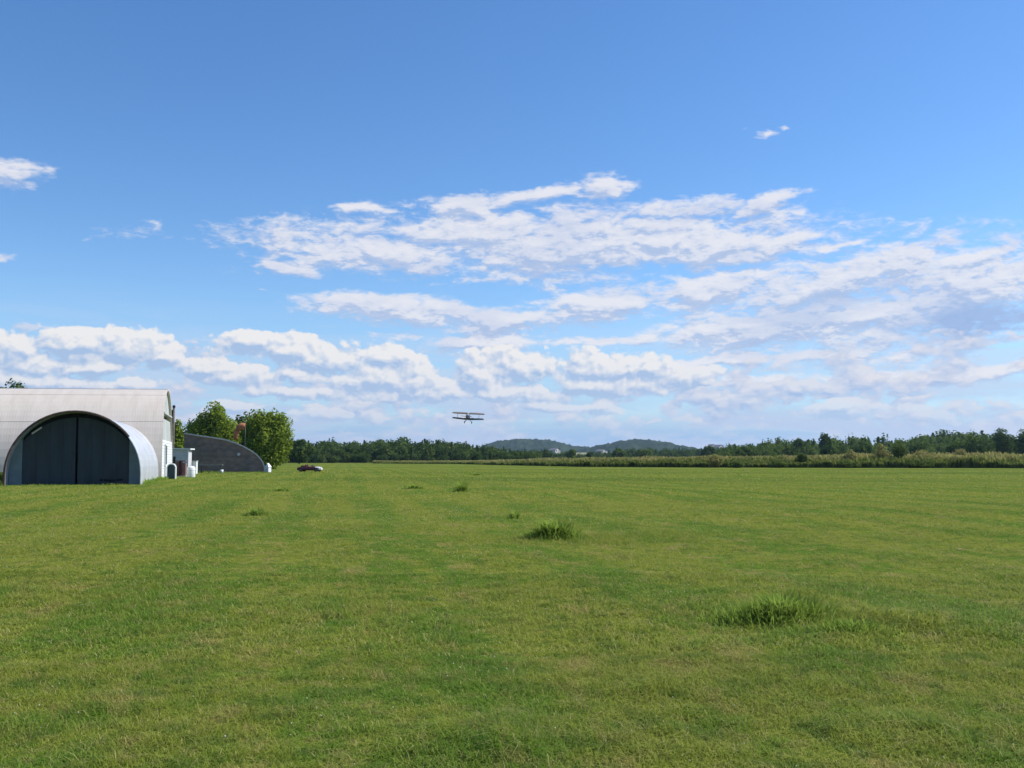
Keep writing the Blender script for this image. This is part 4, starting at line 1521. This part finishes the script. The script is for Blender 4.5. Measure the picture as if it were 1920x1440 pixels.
# ------------------------------------------------------------------ windsock
m_sock = mat('faded_orange_cloth', (0.40, 0.145, 0.06), .85, var=.3, scale=2.5, col2=(0.30, 0.10, 0.045), dirt=(0.55, 0.36, 0.22), dirt_amt=.4)
m_steel = mat('grey_steel', (0.06, 0.06, 0.06), .45, .5, var=.2)
YK = 140.0
b0 = at(460, 797, YK)
t_ = thing('windsock', 'faded orange windsock drooping from its pole between the two leafy trees', 'windsock', (b0[0], YK, 0))
MB().tube([(0, 0, -.1), (0, 0, b0[2] * .5), (0, 0, b0[2] + .55)], [.06, .05, .035], 8).build('pole', m_steel, t_, True)
kk = YK / FPX
path = [(-.12, 0, -.25), (-.32, -.05, -.18), (-.62, -.1, -.22), (-.95, -.14, -.42), (-1.15, -.16, -.85), (-1.26, -.17, -1.35), (-1.34, -.17, -1.85), (-1.42, -.16, -2.15)]
rad = [.50, .50, .48, .47, .42, .38, .31, .26]
sk = MB().tube([(a_, b_, c_ + b0[2]) for a_, b_, c_ in path], rad, 14, cap=False).build('sock', m_sock, t_, True)
md = sk.modifiers.new('cloth', 'SOLIDIFY')
md.thickness = .01
rg = MB()
rg.tube([(-.12, .50 * math.cos(a_), b0[2] - .25 + .50 * math.sin(a_)) for a_ in np.linspace(0, 2 * math.pi, 20)], .025, 6)
rg.tube([(0, 0, b0[2] - .25), (-.12, 0, b0[2] - .25 + .48)], .02, 6)
rg.tube([(0, 0, b0[2] - .25), (-.12, 0, b0[2] - .25 - .48)], .02, 6)
rg.build('ring', m_steel, t_)

# ------------------------------------------------------------------ red car
m_red = mat('dark_red_paint', (0.085, 0.012, 0.011), .35, var=.2, scale=2, spec=.5)
m_tyre = mat('tyre_rubber', (0.02, 0.02, 0.02), .85, var=.2)
m_chrome = mat('wheel_metal', (0.10, 0.10, 0.10), .4, .5, var=.1)
YC = 128.0
p = at(581, 884, YC)
t_ = thing('parked_car', 'low dark red open car with a white front end parked far out on the grass', 'car', (p[0], YC, .0), R(-6))
t_.scale = (.9, .9, .86)


def car_sec(x, w, z0, z1, tuck=.85):
    return [(x, -w * tuck, z0), (x, -w, z0 + (z1 - z0) * .35), (x, -w * .96, z0 + (z1 - z0) * .8), (x, -w * .75, z1), (x, w * .75, z1), (x, w * .96, z0 + (z1 - z0) * .8), (x, w, z0 + (z1 - z0) * .35), (x, w * tuck, z0)]


MB().loft([car_sec(-1.82, .55, .30, .52), car_sec(-1.72, .70, .24, .66), car_sec(-1.3, .78, .20, .76), car_sec(-.6, .80, .19, .80), (car_sec(.2, .80, .19, .80)), car_sec(1.02, .78, .2, .78)]).build('body', m_red, t_, False)
MB().loft([car_sec(1.025, .775, .21, .77), car_sec(1.3, .76, .22, .74), car_sec(1.62, .70, .26, .66), car_sec(1.80, .52, .32, .54)]).build('bonnet', m_greyw, t_, False)
MB().add([(.52, -.62, .80), (.52, .62, .80), (.26, .52, 1.02), (.26, -.52, 1.02), (.55, -.62, .80), (.55, .62, .80), (.29, .52, 1.02), (.29, -.52, 1.02)], [(0, 1, 2, 3), (7, 6, 5, 4), (0, 4, 5, 1), (1, 5, 6, 2), (2, 6, 7, 3), (3, 7, 4, 0)]).build('windscreen', m_black, t_)
for sy_ in (-.36, .36):
    MB().box((-.45, sy_, .92), (.16, .46, .38), (0, R(-14), 0)).build('seat', m_maroon, t_, bevel=.04)
MB().box((-1.0, 0, .86), (.5, 1.1, .16)).build('folded_roof', m_black, t_, bevel=.05)
for sx_ in (-1.12, 1.16):
    for sy_ in (-1, 1):
        w_ = MB().tube([(sx_, sy_ * .78 - .09, .30), (sx_, sy_ * .78 - .085, .30), (sx_, sy_ * .78 + .085, .30), (sx_, sy_ * .78 + .09, .30)], [.24, .30, .30, .24], 20).build('wheel', m_tyre, t_)
        MB().tube([(sx_, sy_ * .88, .30), (sx_, sy_ * .885, .30)], [.17, .15], 16).build('rim', m_chrome, w_)
for sy_ in (-.45, .45):
    MB().tube([(1.70, sy_, .52), (1.79, sy_, .52)], [.10, .09], 12).build('headlight', m_chrome, t_)

# ------------------------------------------------------------------ biplane
m_wing = mat('doped_wing', (0.22, 0.175, 0.15), .55, var=.15, scale=1.2)
m_lwing = mat('blue_wing', (0.030, 0.036, 0.050), .5, var=.2, scale=1.2)
m_fus = mat('dark_fuselage', (0.035, 0.035, 0.045), .45, var=.25, scale=1)
m_wmetal = mat('strut_metal', (0.10, 0.10, 0.11), .5, .3, var=.2)
YB = 267.0
S = YB / FPX
c0 = at(877.5, 783.2, YB)
t_ = thing('biplane', 'dark biplane flying low and away over the far end of the field', 'biplane', c0, 0)
t_.rotation_euler = (R(-1.5), R(3.0), R(-4))


def wing_half(x0, x1, z0, z1, chord, thick, yoff):
    def sec(x, z, c_, tk):
        return [(x, yoff + c_ * .5, z), (x, yoff + c_ * .38, z + tk * .8), (x, yoff + c_ * .1, z + tk), (x, yoff - c_ * .5, z + .02), (x, yoff + c_ * .1, z - tk * .25), (x, yoff + c_ * .38, z - tk * .3)]
    xs_ = [x0, x0 + (x1 - x0) * .5, x0 + (x1 - x0) * .93, x1]
    cs = [chord, chord, chord * .93, chord * .55]
    tk = [thick, thick, thick * .85, thick * .35]
    return MB().loft([sec(x, z0 + (z1 - z0) * (x - x0) / (x1 - x0), c_, q_) for x, c_, q_ in zip(xs_, cs, tk)])


UZ, LZ = 1.16, -.52
wu = 30.7 * S
wing_half(.32, wu, UZ, UZ + .02, 1.6, .38, .55).build('upper_wing', m_wing, t_)
wing_half(-.32, -wu, UZ, UZ + .02, 1.6, .38, .55).build('upper_wing', m_wing, t_)
MB().box((0, .70, UZ + .03), (.64, .9, .12)).build('centre_section', m_trim, t_)
wing_half(.40, wu * .975, LZ, LZ + .26, 1.5, .36, .15).build('lower_wing', m_lwing, t_)
wing_half(-.40, -wu * .975, LZ, LZ + .26, 1.5, .36, .15).build('lower_wing', m_lwing, t_)


def ring(y, w, zb, zt):
    zc_, hz = (zb + zt) / 2, (zt - zb) / 2
    return [(w * math.cos(a_), y, zc_ + hz * math.sin(a_)) for a_ in np.linspace(0, 2 * math.pi, 14, endpoint=False)]


fus = MB().loft([ring(2.35, .12, -.20, .08), ring(2.3, .42, -.52, .42), ring(1.55, .46, -.60, .52), ring(.6, .46, -.62, .58), ring(-.8, .44, -.58, .70), ring(-2.2, .30, -.40, .32), ring(-4.3, .08, -.14, .16)]).build('fuselage', m_fus, t_, True)
MB().prism([(-3.55, .10), (-4.75, .02), (-4.85, .55), (-4.55, .98), (-4.2, 1.0)], -.04, .04, axis='x').build('tail_fin', m_fus, t_)
MB().add([(-1.5, -3.9, .14), (0, -3.4, .16), (1.5, -3.9, .14), (1.4, -4.7, .14), (0, -4.8, .16), (-1.4, -4.7, .14), (-1.5, -3.9, .08), (0, -3.4, .08), (1.5, -3.9, .08), (1.4, -4.7, .08), (0, -4.8, .08), (-1.4, -4.7, .08)],
         [(0, 1, 2, 3, 4, 5), (11, 10, 9, 8, 7, 6)] + [(i, i + 6, (i + 1) % 6 + 6, (i + 1) % 6) for i in range(6)]).build('tailplane', m_lwing, t_)
for s_ in (-1, 1):
    for y0_, y1_ in ((.75, .45), (.05, -.25)):
        MB().tube([(s_ * 3.05, y0_, UZ), (s_ * 2.9, y1_, LZ + .22)], .022, 6).build('strut', m_wmetal, t_)
    for y0_, y1_ in ((.85, .8), (.35, .3)):
        MB().tube([(s_ * .30, y0_, UZ), (s_ * .40, y1_, .42)], .04, 6).build('cabane_strut', m_wmetal, t_)
    lg = MB()
    lg.tube([(s_ * .42, 1.1, -.45), (s_ * .98, .95, -1.22)], .07, 8)
    lg.tube([(s_ * .42, .3, -.48), (s_ * .98, .92, -1.22)], .05, 8)
    lg.build('gear_leg', m_fus, t_)
    MB().tube([(s_ * .92, .95, -1.24), (s_ * .93, .95, -1.24), (s_ * 1.09, .95, -1.24), (s_ * 1.10, .95, -1.24)], [.26, .33, .33, .26], 18).build('wheel', m_tyre, t_)
MB().tube([(0, 2.3, -.08), (0, 2.6, -.08)], [.16, .06], 12).build('spinner', m_wmetal, t_)
pb = MB()
for s_ in (-1, 1):
    pb.loft([[(s_ * .08 * 1, 2.48, -.14), (s_ * .08, 2.52, -.14), (s_ * .08, 2.52, -.02), (s_ * .08, 2.48, -.02)], [(s_ * .85, 2.47, -.02), (s_ * .85, 2.50, -.02), (s_ * .85, 2.53, .14), (s_ * .85, 2.50, .14)], [(s_ * 1.25, 2.49, .08), (s_ * 1.25, 2.51, .08), (s_ * 1.25, 2.52, .16), (s_ * 1.25, 2.50, .16)]])
pb.build('propeller', m_wmetal, t_)
MB().prism([(.42, .48), (.25, .74), (.22, .48)], -.22, .22, axis='x').build('windshield', m_glass, t_)

# ------------------------------------------------------------------ haze
m_haze, nt, out = new_mat('haze_air')
pv_ = nt.node('ShaderNodeVolumePrincipled')
pv_.inputs['Color'].default_value = (0.50, 0.70, 1.0, 1)
pv_.inputs['Density'].default_value = 0.00006
pv_.inputs['Anisotropy'].default_value = 0.3
nt.L.new(pv_.outputs[0], out.inputs['Volume'])
hb = MB().box((0, 2800, 64), (13000, 7000, 130)).build('haze', m_haze)
tag(hb, 'thin blue air over the far fields', 'haze', kind='stuff')
